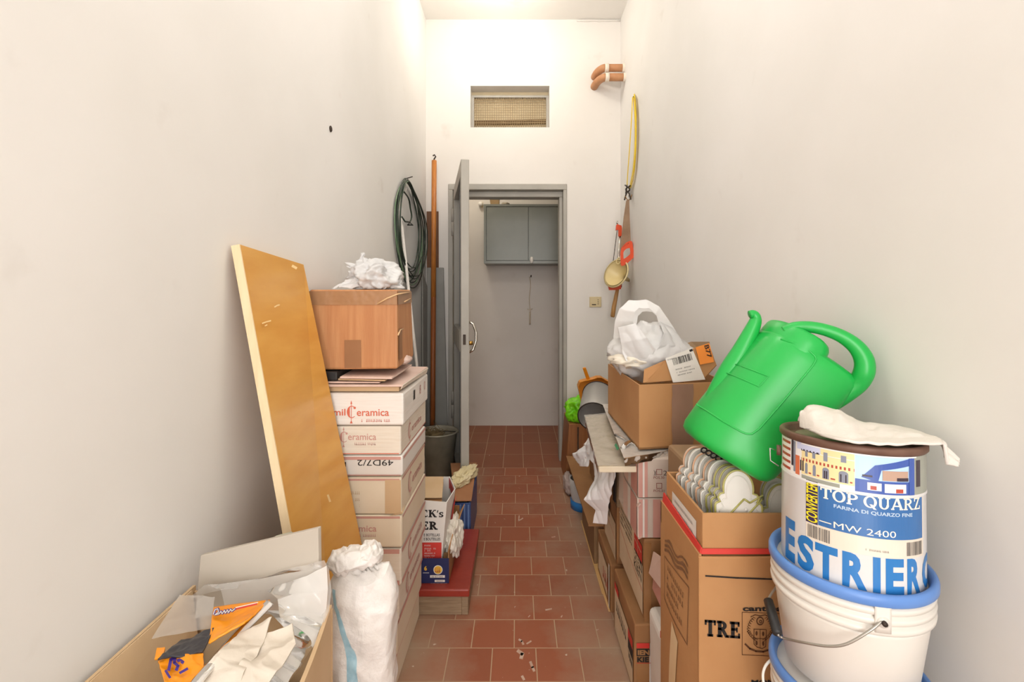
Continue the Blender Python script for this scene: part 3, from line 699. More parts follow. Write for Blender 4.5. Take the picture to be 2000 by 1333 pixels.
for k in range(3):
    b = MB().slab([V3((-.53, 2.02 + k * .01, zc2 - .03 + k * .012)), V3((pX(864, 2.05), 2.02 + k * .012, zc2 - .028 + k * .012)), V3((pX(866, 2.2), 2.2, zc2 + .002 + k * .012)), V3((-.53, 2.2, zc2 + .002 + k * .012))], .003, (M_CARD, M_CARD2, M_CARDL)[k])
    b.build('divider_sheet', wc)
MB().blob(P(886, 1046, 2.12), (.033, .085, .075), mat('white_wrap_paper', (222, 214, 200), (232, 226, 214), rough=.7), 9, .6, 1.3, 5, zmin=zs + .01).build('crumpled_paper', label='crumpled white paper in the navy tray beside wine carton', cat='paper')

# ------------------------------------------------------------------ the stack of tile cartons on the left
ROWS = [(768, 832, 788, 836), (832.5, 890, 783, 836), (891, 931, 786.5, 832), (932.5, 1006, 784, 830), (1007.5, 1071, 785, 830), (1072.5, 1145, 784, 829), (1146.5, 1215, 779, 828), (1216.5, 1282, 776, 827), (1283.5, 1356, 772, 826)]
CL = ['white tile carton with full red C logo, topmost of the left stack', 'white tile carton with pale red C logo, second from top of left stack',
      'shallow white carton printed upside down in black, third in left stack', 'plain cream tile carton with taped corner, fourth in left stack',
      'cream tile carton printed with end of red logo, fifth in left stack', 'white tile carton with pink lower edge, sixth in left stack',
      'white tile carton half behind the sack, seventh in left stack', 'cream tile carton beside the sack, eighth in left stack', 'bottom tile carton on the floor of left stack']
def C_logo(b, x, y, hgt, d, m, tail, sub=None):     # big C crossed by an upright, then the word
    rr = hgt / 2
    vs, fs = [], []
    n = 26
    for i in range(n):
        a0 = radians(50 + 262 * i / n); a1 = radians(50 + 262 * (i + 1) / n)
        t0 = .12 + .5 * max(0, -cos(a0)); t1 = .12 + .5 * max(0, -cos(a1))
        _q(vs, fs, [(x + rr * .78 * cos(a0), y - rr * sin(a0)), (x + rr * .78 * cos(a1), y - rr * sin(a1)), (x + rr * .78 * cos(a1) * (1 - t1), y - rr * sin(a1) * (1 - .12)), (x + rr * .78 * cos(a0) * (1 - t0), y - rr * sin(a0) * (1 - .12))])
    b.front((vs, fs), d, m, .0012)
    b.front(disc2d(x + rr * .5, y - rr * .66, rr * .2, rr * .2, 10), d, m, .0014)
    b.front(stroke2d([(x - rr * .05, y - rr * 1.5), (x - rr * .05, y + rr * 1.7)], rr * .09), d, m, .0016)
    b.front(([(x - rr * .05, y - rr * 1.9), (x + rr * .1, y - rr * 1.3), (x - rr * .2, y - rr * 1.3)], [(0, 1, 2)]), d, m, .0018)
    b.front(([(x - rr * .05, y + rr * 1.35), (x + rr * .18, y + rr * 1.85), (x - rr * .28, y + rr * 1.85)], [(0, 1, 2)]), d, m, .0018)
tops = []
for k, (y0, y1, xr, xs) in enumerate(ROWS):
    d = 1.552 + (0, .006, .002, .004, .0, .004, .008, .01, .012)[k]
    x1 = pX(xr, d); z1, z0 = pZ(y0, d), (pZ(y1, d) if k < 8 else 0.0)
    d2 = 1.93 + (.02, .03, -.01, 0, 0, .01, 0, .01, 0)[k]
    z1 -= .0006; z0 += .0006 if k < 8 else 0
    mbody = (M_WHITEC, M_WHITEC2, M_WHITEP, M_CREAMP, M_CREAMP, M_WHITEC2, M_WHITEC2, M_CREAMP, M_CREAMP)[k]
    b = MB(); x0 = LX + .012
    tilt = (.010, .006, .012, .0, .004, .0, .003, .0, 0)[k]
    bl = .006
    b.hexa([V3((x0, d, z0)), V3((x1, d, z0)), V3((x1 + .004, d2, z0)), V3((x0, d2, z0)), V3((x0, d, z1)), V3((x1, d, z1)), V3((x1 + .004, d2, z1)), V3((x0, d2, z1))], mbody, bl)
    def side(a, c, x1=x1, d=d, d2=d2): return V3((x1 + .004 * (a - d) / (d2 - d) + .0012, a, c))
    # coloured edge bands
    bands = {0: [(0, .03)], 1: [(.03, .08)], 2: [(0, .09), (.80, .98)], 3: [(.9, .97)], 4: [(.90, .99)], 5: [(0, .15), (.86, 1)], 6: [(0, .14)], 7: [(.9, 1)], 8: [(.92, 1)]}[k]
    mband = M_REDL if k < 2 else M_PINK
    for (u, v) in bands:
        za, zb = z0 + (z1 - z0) * u + .001, z0 + (z1 - z0) * v - .001
        za = max(za, z0 + .002)
        b.decal(rect2d(x0 + .01, za, x1 - bl, zb), lambda p, q, d=d: V3((p, d - .0008, q)), mband)
        b.decal(rect2d(d + bl, za, d2 - bl, zb), side, mband)
    h = z1 - z0
    if k == 0:
        C_logo(b, 687, 805, 24, d, M_REDL, None)
        b.front(fit2d(text2d('eramica', .012), 697, 813, 760, 799.5), d, M_REDL).front(fit2d(text2d('mil', .015), 651, 812, 675, 799), d, M_REDL)
        b.front(ticks2d(706, 824.5, 763, 819, 2), d, M_REDL)
        b.decal(rect2d(d + .03, z0 + h * .5, d + .13, z0 + h * .78), side, M_WHITEP)
        for q, ch in ((.14, '1'), (.24, '8'), (.32, '0')): b.decal(fit2d(text2d(ch), d + q, z0 + h * .5, d + q + .022, z0 + h * .82), lambda a, c: side(a, c) + V3((.0005, 0, 0)), M_INK if q < .2 else M_PINK)
    if k == 1:
        C_logo(b, 672, 854, 21, d, M_PINK, None)
        b.front(fit2d(text2d('eramica', .008), 680, 860, 735, 847.5), d, M_PINK).front(ticks2d(693, 870, 735, 864.5, 4), d, M_PINK)
    if k == 2:
        b.front(fit2d(text2d('49D7/2', .0), 768.5, 898.5, 698, 910), d, M_INK)
        b.front(rect2d(672.5, 912, 676, 903), d, M_INK)
    if k == 3:
        b.front(rect2d(752, 1004, 783, 938), d, M_CARDL, .0009)
        for q, yy in enumerate((963, 976, 988)): b.front(ticks2d(686 + q * 8, yy + 3, 704, yy - 3, q), d, M_CARDL)
        b.slab([P(756, 1010, d - .002), P(786, 1004, d - .002), side(d + .05, z0 + .012), P(782, 1001, d - .003)], .001, M_CARDL)
    if k == 4:
        b.front(fit2d(text2d('mica', .014), 701, 1039, 735.5, 1027), d, M_PINK).front(ticks2d(703, 1049, 735, 1043.5, 8), d, M_PINK)
    # logo repeated small on the long side
    if k in (1, 3, 5, 6):
        xa = d + .12; s = h * .30; vs, fs = [], []
        for i in range(16):
            a0 = radians(50 + 262 * i / 16); a1 = radians(50 + 262 * (i + 1) / 16)
            _q(vs, fs, [(xa + s * .8 * cos(a0), z0 + h * .5 + s * sin(a0)), (xa + s * .8 * cos(a1), z0 + h * .5 + s * sin(a1)), (xa + s * .45 * cos(a1), z0 + h * .5 + s * .8 * sin(a1)), (xa + s * .45 * cos(a0), z0 + h * .5 + s * .8 * sin(a0))])
        b.decal((vs, fs), side, M_PINK); b.decal(stroke2d([(xa, z0 + h * .1), (xa, z0 + h * .92)], .003), side, M_PINK)
        b.decal(fit2d(text2d('eramica', .01), xa + .03, z0 + h * .38, xa + .19, z0 + h * .62), side, M_PINK)
    b.build('tile_carton', label=CL[k], cat='carton', group='tile cartons in the left stack')
ZTOP = pZ(768, 1.552)
# flattened cardboards above the stack
flats = [([(-.67, 1.565), (pX(780, 1.57), 1.565), (pX(836, 1.99), 1.97), (-.66, 1.99)], 0.002, .018, M_CARDL, 'folded beige carton lying on top of the left tile stack'),
         ([(-.67, 1.545), (pX(786, 1.55), 1.545), (pX(838, 1.98), 1.95), (-.66, 1.97)], .0205, .006, M_PINKC, 'flattened pinkish carton with white edge, second of sheets on left stack'),
         ([(-.67, 1.556), (pX(742, 1.56), 1.556), (pX(790, 1.93), 1.93), (-.66, 1.95)], .030, .004, M_PINKC, 'thin pinkish cardboard sheet, third of sheets on left stack'),
         ([(pX(660, 1.57), 1.57), (pX(757, 1.58), 1.55), (pX(800, 1.9), 1.88), (pX(700, 1.9), 1.9)], .037, .005, M_CARDL, 'thin beige cardboard sheet, fourth of sheets on left stack'),
         ([(pX(664, 1.56), 1.558), (pX(768, 1.56), 1.545), (pX(808, 1.85), 1.82), (pX(710, 1.85), 1.85)], .0445, .006, M_PINKC, 'pinkish cardboard sheet directly under the large brown box')]
for q, z, th, m, lab in flats:
    p = [V3((x, y, ZTOP + z + th + (.012 * (y - 1.55) if z > .028 else 0))) for x, y in q]
    b = MB().slab(p, th, m, .0015)
    if z == .0205: b.slab([p[1] + V3((-.004, .004, -.014)), p[2] + V3((.0, -.02, -.022)), p[2] + V3((.006, -.02, -.002)), p[1] + V3((.003, .004, -.001))], .002, M_WHITEC2)
    b.build('cardboard_sheet', label=lab, cat='cardboard', group='flattened cardboard on the left stack')
ZB = ZTOP + .062
MB().box(-.668, pX(658, 1.565), 1.565, 1.72, ZTOP + .0375, pZ(727, 1.565), M_BLACK, .003).build('black_case', label='flat black case wedged under left end of large brown box', cat='case')
MB().blob(V3((pX(782, 1.72), 1.72, ZB + .022)), (.035, .06, .016), M_PINKC, 12, .35, 2, 3, zmin=ZB + .007).build('crushed_carton_scrap', label='crushed pinkish carton scrap under right corner of brown box', cat='cardboard')
# the brown box
bz0 = pZ(724, 1.58); bz1 = pZ(566, 1.58)
bxr = pX(778, 1.58)
bo = thing('cardboard_box', 'large brown taped box with white plastic on top, on left stack', 'box', (-.5, 1.72, bz0))
fl, fr_ = V3((-.672, 1.585, bz0)), V3((bxr, 1.570, bz0 + .006)); rr2, rl = V3((pX(809, 1.86), 1.85, pZ(696, 1.86))), V3((-.665, 1.87, bz0 + .006))
tl, tr, trr, trl = V3((-.675, 1.585, bz1)), V3((pX(776, 1.57), 1.570, pZ(566, 1.57))), V3((pX(803.5, 1.86), 1.85, pZ(566.5, 1.86))), V3((-.668, 1.87, bz1))
M_BOXB = mat('orange_brown_cardboard', (188, 128, 82), (202, 146, 98), rough=.5, scale=5, stretch=(10, 10, .6), bump=.15, bscale=40)
b = MB().hexa([fl, fr_, rr2, rl, tl, tr, trr, trl], M_BOXB, .007)
b.build('box_body', bo)
def ff(u, v, o=.0015): p = bil([fl, fr_, tr, tl], u, v); return p - V3((0, o, 0))
def fs_(u, v, o=.002): p = bil([fr_, rr2, trr, tr], u, v); return p + V3((o, 0, 0))
b = MB(); b.surf(lambda u, v: ff(u, .81 + .17 * v, .0018 + .0012 * rdg((u * 20, v * 3, 0))), 60, 8, M_TAPE); b.surf(lambda u, v: fs_(u, .81 + .17 * v), 10, 4, M_TAPE); b.build('tape', bo)
b = MB(); b.surf(lambda u, v: ff(.40 + .19 * u, .02 + .35 * v), 4, 4, mat('grey_brown_patch', (150, 104, 68), (160, 114, 76), rough=.5)); b.build('tape_patch', bo)
b = MB(); b.surf(lambda u, v: fs_(.05 + .2 * u, .1 + .4 * v), 3, 3, MATS['grey_brown_patch']); b.build('side_patch', bo)
b = MB()
for pts in ([(735, 594), (755, 583), (775, 575), (800, 571)], [(788, 590), (800, 584)], [(776, 655), (780, 645), (786, 643)]): b.tube([P(x, y, 1.563 if x < 775 else 1.57 + (x - 776) / 27 * .26) + V3((.003, -.002, 0)) for x, y in pts], .0025, mat('tape_ridge', (222, 186, 140), rough=.3), 5)
b.build('tape_crease', bo)
# white plastic on the box
def sheet(name, corners, nu, nv, amp, fr, seed, m, label, cat, parent=None, th=.0012, edge=0.0, ax=None, group=None):
    c = [P(*k) if not isinstance(k, V3) else k for k in corners]
    n = (c[1] - c[0]).cross(c[3] - c[0]).normalized(); e1 = (c[1] - c[0]); e2 = c[3] - c[0]; L1, L2 = e1.length, e2.length
    def fn(u, v):
        p = bil(c, u, v); q = (u * L1, v * L2, 0)
        if ax: q = (q[0] * cos(ax) + q[1] * sin(ax), (q[1] * cos(ax) - q[0] * sin(ax)) * .22, 0)
        d = rdg(q, fr, seed) * .6 + rdg(q, fr * 2.2, seed + 1) * .3 + nz(q, fr * 5, seed) * .12
        p = p + n * amp * d
        if edge:
            k = (max(0, abs(u - .5) * 2 - .6) + max(0, abs(v - .5) * 2 - .6)); p = p + (e1 * nz((u * 6, v * 6, 1), 1, seed) + e2 * nz((u * 6, v * 6, 2), 1, seed)) * edge * k
        return p
    b = MB().surf(fn, nu, nv, m, th)
    return b.build(name, parent, label, cat, group)
wb = thing('plastic_bag', 'crumpled white plastic bag lying on the large brown box', 'bag', V3((-.44, 1.72, bz1)))
MB().blob(V3((pX(735, 1.72), 1.72, bz1 + .045)), (.075, .10, .055), M_WHITEB, 21, .5, 1.6, 5, zmin=bz1 + .002).build('bag_body', wb)
sheet('bag_wing', [(688, 562, 1.66), (752, 563, 1.66), (738, 512, 1.70), (706, 503, 1.70)], 40, 40, .022, 14, 4, M_WHITEB, None, None, wb, edge=.5)
sheet('bag_wing', [(655, 566, 1.62), (700, 564, 1.62), (735, 530, 1.66), (690, 542, 1.66)], 36, 30, .014, 16, 6, M_WHITEB, None, None, wb, edge=.3)
sheet('bag_wing', [(684, 540, 1.70), (735, 552, 1.70), (720, 512, 1.72), (684, 519, 1.72)], 36, 30, .014, 16, 9, M_WHITEB, None, None, wb, edge=.5)
sheet('bag_wing', [(735, 564, 1.66), (786, 565, 1.70), (780, 545, 1.74), (742, 525, 1.72)], 36, 30, .016, 16, 3, M_WHITEB, None, None, wb, edge=.3)

# ------------------------------------------------------------------ the leaning plywood panel
pn = thing('plywood_panel', 'tall varnished plywood panel leaning against left wall', 'panel', (-.42, 1.34, 0))
za, zb2 = pZ(477, 1.158), pZ(517, 1.53)
A0, A1 = V3((-.412, 1.165, 0)), V3((-.384, 1.528, 0)); B0, B1 = V3((-.660, 1.165, za)), V3((-.668, 1.53, zb2))
nn = (A1 - A0).cross(B0 - A0).normalized()
if nn.x < 0: nn = -nn
def onply(px, py): o = V3((0, 0, CAMH)); r = P(px, py, 1) - o; return o + r * ((A0 - o).dot(nn) / r.dot(nn)) + nn * .0008
M_SCR = mat('pale_scratch', (236, 206, 150), rough=.6); b = MB().slab([A0, A1, B1, B0], .020, M_WOODY, .001)
for s, wd in (([(536, 600), (541, 597), (545, 596)], 2.5), ([(512, 632), (520, 629), (528, 627)], 2.5), ([(517, 637), (521, 635)], 2), ([(571, 520), (578, 524)], 5), ([(640, 968), (644, 980)], 4)): b.decal(stroke2d(s, wd), onply, M_SCR)
b.build('face_board', pn)
ee = (A0 - A1).normalized() * .0035
MB().slab([A0 + ee, A0, B0, B0 + ee], .021, M_WOODE).build('edge_strip', pn)
# ------------------------------------------------------------------ helpers for drawn outlines
def lerp_poly(pts, t):
    k = t * (len(pts) - 1); i = min(int(k), len(pts) - 2); f = k - i
    return pts[i] * (1 - f) + pts[i + 1] * f
def ribbon(name, left, right, nu, nv, amp, fr, seed, m, label=None, cat=None, parent=None, th=.0012, ax=None, rag=0.0):
    Lp = [P(*k) if not isinstance(k, V3) else k for k in left]; Rp = [P(*k) if not isinstance(k, V3) else k for k in right]
    n0 = ((Rp[0] + Rp[-1]) / 2 - (Lp[0] + Lp[-1]) / 2).cross((Lp[-1] + Rp[-1]) / 2 - (Lp[0] + Rp[0]) / 2).normalized()
    def fn(u, v):
        p = lerp_poly(Lp, v) * (1 - u) + lerp_poly(Rp, v) * u
        q = V3((p.x, p.y, p.z))
        if ax: q = V3((q.x * cos(ax) + q.z * sin(ax), q.y, (q.z * cos(ax) - q.x * sin(ax)) * .2))
        d = rdg(q, fr, seed) * .6 + rdg(q, fr * 2.1, seed + 1) * .35 + nz(q, fr * 5, seed) * .1
        k = max(0, abs(u - .5) * 2 - .7)
        return p + n0 * amp * d + (Rp[0] - Lp[0]) * rag * nz((u * 3, v * 14, 0), 1, seed) * k
    return MB().surf(fn, nu, nv, m, th).build(name, parent, label, cat)

# ------------------------------------------------------------------ right side: wine cartons on the floor
def text_left(b, s, X, y0, y1, z0, z1, m, bold=.03, off=.0014, slabf=False):   # lettering on a face that looks towards -x (reads from far to near)
    vf = slab2d(s) if slabf else text2d(s, bold)
    b.decal(fit2d(vf, y1, z0, y0, z1), lambda a, c: V3((X - off, a, c)), m)
def rect_left(b, X, y0, y1, z0, z1, m, off=.0008): b.decal(rect2d(y0, z0, y1, z1), lambda a, c: V3((X - off, a, c)), m)
def rect_front(b, d, x0, x1, z0, z1, m, off=.0008): b.decal(rect2d(x0, z0, x1, z1), lambda a, c: V3((a, d - off, c)), m)
M_OLDW = mat('worn_white_print', (210, 188, 156), (220, 200, 170), rough=.8, scale=9)
M_TAPEP = mat('shiny_packing_tape', (150, 106, 66), (164, 120, 80), rough=.22, scale=7, bump=.2, bscale=20)
def wine(name, x0, x1, y0, y1, z0, z1, label, deco):
    b = MB().box(x0, x1, y0, y1, z0, z1, M_CARD2, .005, 2, jit=.002, seed=int(y0 * 100))
    deco(b); return b.build(name, label=label, cat='carton', group='brown wine cartons along right wall')
def dA(b):
    X, d = .370, 1.545
    rect_left(b, X, 1.555, 1.84, .012, .165, M_OLDW, .0026)
    rect_left(b, X, 1.555, 1.62, .135, .165, M_RED, .0030); rect_left(b, X, 1.555, 1.62, .10, .134, M_INK, .0030)
    rect_left(b, X, 1.77, 1.84, .165, .19, M_RED, .0030)
    b.decal(ticks2d(1.81, .10, 1.64, .135, 3), lambda a, c: V3((X - .0034, a, c)), M_INK)
    text_left(b, 'VINI', X, 1.56, 1.615, .072, .094, M_INK, .02, .0034)
    b.front(rect2d(1243, 1266, 1269, 1256), d, M_RED, .0026).front(rect2d(1243, 1281, 1269, 1267.5), d, M_INK, .0026)
    b.front(fit2d(text2d('IEN', .05), 1245, 1279, 1268, 1269), d, M_CARD2, .0032).front(fit2d(text2d('KIE', .04), 1244, 1293, 1267, 1283), d, M_INK, .0030)
    b.front(rect2d(1268, 1333, 1285, 1256), d, M_WHITEP, .0026).front(fit2d(text2d('NUNZERIM', .04), 0, 0, 1, 1), d, M_INK) if False else b.front(rect2d(1268, 1333, 1285, 1256), d, M_WHITEP, .0026)
    vs, fs = ticks2d(0, 0, 34, 6, 4); b.front(([(1276 + v[1], 1291 - v[0]) for v in vs], fs), d, M_INK, .0032)
    b.front(rect2d(1243, 1295, 1284, 1294), d, M_RED, .0034)
    b.front(rect2d(1243, 1362, 1268, 1296), d, M_TAPEP, .0022)
wine('wine_carton', .370, .70, 1.545, 1.865, 0, .226, 'brown wine carton on the floor nearest us, red and black bands', dA)
def dB(b):
    X, d = .405, 1.56
    rect_left(b, X, 1.568, 1.92, .24, .395, M_OLDW, .0026); rect_left(b, X, 1.66, 1.92, .395, .46, M_OLDW, .0026)
    rect_left(b, X, 1.575, 1.68, .40, .455, M_RED, .0030)
    b.decal(stroke2d([(1.585, .43), (1.67, .435)], .003), lambda a, c: V3((X - .0036, a, c)), M_OLDW); b.decal(stroke2d([(1.63, .405), (1.63, .45)], .003), lambda a, c: V3((X - .0036, a, c)), M_OLDW)
    rect_left(b, X, 1.575, 1.68, .366, .399, M_INK, .0030); text_left(b, 'RIEN', X, 1.58, 1.675, .37, .395, M_OLDW, .04, .0036)
    text_left(b, 'KIEN', X, 1.58, 1.68, .335, .362, M_INK, .0, .0034)
    for k in range(4): b.decal(ticks2d(1.90, .385 + k * .018, 1.71, .397 + k * .018, k), lambda a, c: V3((X - .0034, a, c)), M_INK)
    b.decal(stroke2d([(1.568, .315), (1.75, .33), (1.92, .365)], .002), lambda a, c: V3((X - .0034, a, c)), M_RED)
    b.front(rect2d(1258, 1222, 1272, 1060), d, M_TAPEP, .0022)
wine('wine_carton', .405, .72, 1.56, 1.935, .2265, .488, 'brown wine carton with large red square, stacked second from floor', dB)
def dC(b):
    X = .398
    rect_left(b, X, 1.965, 2.20, .20, .345, M_OLDW, .0026); rect_left(b, X, 2.08, 2.20, .35, .385, M_INK, .003)
    text_left(b, 'IEN', X, 2.09, 2.19, .315, .345, M_INK, .02, .0034); rect_left(b, X, 2.17, 2.22, .39, .412, M_RED, .003)
    b.decal(stroke2d([(1.965, .285), (2.2, .30)], .002), lambda a, c: V3((X - .0034, a, c)), M_RED)
wine('wine_carton', .398, .70, 1.95, 2.255, .191, .42, 'brown wine carton behind the red square carton, half under white bag', dC)
def dD(b):
    rect_left(b, .372, 2.0, 2.22, .03, .15, M_OLDW, .0026); b.decal(ticks2d(2.1, .06, 1.97, .11, 3), lambda a, c: V3((.3686, a, c)), M_RED)
    rect_left(b, .372, 1.955, 1.975, .01, .185, M_WHITEP, .003)
wine('wine_carton', .372, .70, 1.95, 2.255, 0, .19, 'worn wine carton on the floor beside the wooden strip end', dD)
# white packet with red print between the near wine carton and the crest carton
b = MB().box(.412, .70, 1.36, 1.53, 0, .30, M_WHITEP, .02, 3, jit=.006, seed=4)
for k, (x, y) in enumerate(((1289, 1238), (1293, 1300), (1292, 1322))): b.decal(fit2d(text2d(('I', 'A', 'M')[k], .03), x, y + 8, x + 9, y - 6), lambda a, c: V3((pX(a, 1.36), 1.3585, pZ(c, 1.36))), M_RED)
b.build('paper_packet', label='white paper packet with red print beside the crest carton', cat='packet')
# leaning pale pink scraps between carton and crest carton
for k, (q, m, lab) in enumerate((([(1267, 1120, 1.52), (1290, 1150, 1.40), (1292, 1090, 1.40), (1276, 1078, 1.52)], M_PINKC, 'pink cardboard corner sticking out beside the crest carton, upper'),
                                ([(1274, 1150, 1.53), (1292, 1190, 1.42), (1292, 1150, 1.42), (1276, 1130, 1.53)], M_PINK, 'pink cardboard corner sticking out beside the crest carton, lower'))):
    MB().slab([P(*a) for a in q], .004, m).build('cardboard_scrap', label=lab, cat='cardboard', group='pink scraps beside the crest carton')

# pink striped tile cartons
def pinkbox(x0, x1, y0, y1, z0, z1, label, top):
    d = y0; h = z1 - z0
    b = MB().box(x0, x1, y0, y1, z0, z1, mat('rose_grey_carton', (206, 190, 176), (214, 200, 188), rough=.75), .003, 2, jit=.0015, seed=int(z0 * 99))
    b.front(rect2d(1251.5 - 9, pZi(z0 + .003, d), 1256, pZi(z1 - .003, d)), d, M_PINK, .0022) if False else None
    def fr(a0, a1, m, o): rect_front(b, d, pX(a0, d), pX(a1, d), z0 + .003, z1 - .003, m, o)
    fr(1247, 1255, M_PINK, .0024); fr(1255, 1258.5, M_WHITEP, .0024); fr(1258.5, 1264.5, M_PINK, .0024)
    rect_left(b, x0, y0 + .004, y0 + .09, z0 + .003, z1 - .003, M_PINK, .0024); rect_left(b, x0, y0 + .09, y0 + .13, z0 + .003, z1 - .003, M_WHITEP, .0024); rect_left(b, x0, y0 + .13, y0 + .2, z0 + .003, z1 - .003, M_PINKC, .0024)
    if top:
        M_BRN = mat('brown_red_print', (136, 70, 62), rough=.7)
        b.front(fit2d(text2d('TIPO', .0), 1309, 912.5, 1323, 907.5), d, M_BRN, .0024)
        for yy in (922, 949):
            for s in (([(1282, yy - 5), (1292, yy - 5), (1292, yy + 5), (1282, yy + 5), (1282, yy - 5)]),): b.front(stroke2d(s, 1.0), d, M_BRN, .0024)
        b.front(fit2d(text2d('27', .0), 1295, 929, 1312, 919.5), d, mat('grey_ink', (90, 76, 74)), .0024); b.front(stroke2d([(1277, 919), (1281, 929)], .9), d, MATS['grey_ink'], .0024); b.front(stroke2d([(1281, 920), (1277, 929)], .9), d, MATS['grey_ink'], .0024)
        b.front(fit2d(text2d('POS.30'), 1276, 935.5, 1297, 930.5), d, M_BRN, .0024).front(fit2d(text2d('POS.31'), 1276, 961, 1297, 956.5), d, M_BRN, .0024)
    else:
        fr(1275, 1290, M_PINK, .0024)
    return b.build('tile_carton', label=label, cat='carton', group='pink striped tile cartons on right pile')
pinkbox(.387, .70, 1.562, 1.86, .6165, .742, 'pink striped carton with two printed squares on right pile', True)
pinkbox(.385, .70, 1.562, 1.86, .4885, .616, 'pink striped carton under the one with printed squares', False)
# torn flaps and brown cardboard behind the striped cartons
b = MB().box(.40, .70, 1.945, 2.24, .4205, .68, M_CARDG, .004, 2, jit=.004, seed=3)
for k in range(5): b.slab([V3((.392, 2.2 - k * .05, .43)), V3((.394, 2.17 - k * .05, .43)), V3((.386, 2.165 - k * .05, .675)), V3((.388, 2.195 - k * .05, .675))], .003, (M_CARD, M_CARDL, M_BLACK, M_CARD2, M_INK)[k])  # the black slats paint the shaded gaps between the cardboard strips
b.build('torn_carton', label='torn brown carton with offcuts and painted dark gaps, under the wrapped boards', cat='carton')
fl_ = [([(1219, 930, 1.86), (1226, 924, 1.84), (1252, 985, 1.545), (1246, 992, 1.55)], M_PINKC, 'pink torn flap hanging on the striped carton side'),
       ([(1222, 992, 1.88), (1232, 990, 1.80), (1256, 1050, 1.55), (1248, 1054, 1.56)], M_PINKC, 'pink torn flap above the red square carton'),
       ([(1184, 948, 2.2), (1193, 940, 2.15), (1222, 1003, 1.93), (1212, 1004, 1.94)], M_CREAMP, 'cream torn cardboard strip beside the white hanging bag')]
for q, m, lab in fl_: MB().slab([P(*a) for a in q], .003, m).build('cardboard_flap', label=lab, cat='cardboard')
b = MB(); d = 1.94; b.box(pX(1221, d), pX(1240, d), d - .02, d + .003, pZ(1000, d), pZ(975, d), M_WHITEP); b.front(rect2d(1223, 999, 1228, 976), d - .02, M_PINK, .001); b.build('carton_end', label='small white and pink striped carton end behind torn flaps', cat='carton')

# low cardboard sheet with tub, strip and hanging bag
MB().box(.362, .72, 2.30, 2.72, 0, .19, mat('old_wood_crate', (128, 96, 62), (146, 112, 76), rough=.8, scale=5, stretch=(30, 30, 3)), .004).build('wooden_crate', label='old wooden crate on the floor under the long cardboard sheet', cat='crate')
MB().slab([V3((.330, 2.262, .205)), V3((.72, 2.262, .20)), V3((.74, 3.20, .20)), V3((.325, 3.24, .205))], .008, M_CARD2).build('cardboard_sheet', label='long brown cardboard sheet lying low along the right side', cat='cardboard')
MB().hexa([P(1186, 1201, 1.955), P(1196, 1199, 1.955), P(1144, 1019, 2.745), P(1134, 1020, 2.74), P(1186, 1199, 1.955) + V3((0, 0, .006)), P(1196, 1197, 1.955) + V3((0, 0, .006)), P(1144, 1018, 2.745) + V3((0, 0, .006)), P(1134, 1019, 2.74) + V3((0, 0, .006))], mat('pale_wood_strip', (206, 164, 104), (218, 178, 120), rough=.6, scale=6, stretch=(8, 1, 8))).build('wood_strip', label='thin pale wood strip lying on the tiles at right', cat='strip')
tb = thing('plastic_tub', 'grey tub with blue base on the floor under long cardboard sheet', 'tub', (.40, 2.92, 0))
tc_ = (.405, 2.93, 0)
M_TUBG = mat('grey_tub_plastic', (176, 172, 168), rough=.4); M_TUBB = mat('bright_blue_tub', (40, 112, 178), rough=.4)
MB().lathe([(.0, .02), (.075, .02), (.088, .175), (.092, .175), (.08, .05), (.078, .0)], tc_, M_TUBG, 28, close=False).build('tub_body', tb)
MB().lathe([(.0805, .0), (.0815, .05), (.086, .05), (.0845, .0)], tc_, M_TUBB, 28).build('blue_base', tb)
MB().lathe([(.0, .165), (.086, .165), (.086, .168), (.0, .168)], tc_, M_BLACK, 28, close=False).build('inside_shade', tb)  # black disc stands in for the shade inside the tub
MB().blob((pX(1110, 3.15), 3.16, .055), (.03, .10, .055), mat('mauve_grey_film', (178, 160, 154), (190, 172, 164), rough=.5), 31, .4, 1.8, 4, zmin=.002).build('crumpled_bag', label='small mauve grey crumpled bag on floor beside the door frame', cat='bag')
# brown wood box near the door with green bag, dustpan and can
t = thing('wooden_box', 'brown wooden box against the back wall right of the door', 'box', (.52, 3.45, 0))
b = MB(); M_BRW = mat('reddish_brown_wood', (146, 92, 48), (160, 104, 58), rough=.5, scale=5, stretch=(14, 14, 1))
b.hexa([V3((.325, 3.30, .0)), V3((.72, 3.30, 0)), V3((.72, 3.64, 0)), V3((.325, 3.64, 0)), V3((.350, 3.30, .40)), V3((.72, 3.30, .40)), V3((.72, 3.64, .40)), V3((.350, 3.64, .40))], M_BRW, .003); b.build('box_body', t)
b = MB(); b.box(pX(1128, 3.29), pX(1130, 3.29), 3.285, 3.30, .01, .38, M_IRON); b.build('board_gap', t)
M_GRN = mat('lime_green_plastic', (120, 220, 20), (150, 236, 50), rough=.3); 
gb = MB().blob((.46, 3.40, .47), (.115, .10, .09), M_GRN, 14, .45, 1.5, 5, zmin=.402).build('plastic_bag', label='lime green plastic bag on the brown wooden box', cat='bag')
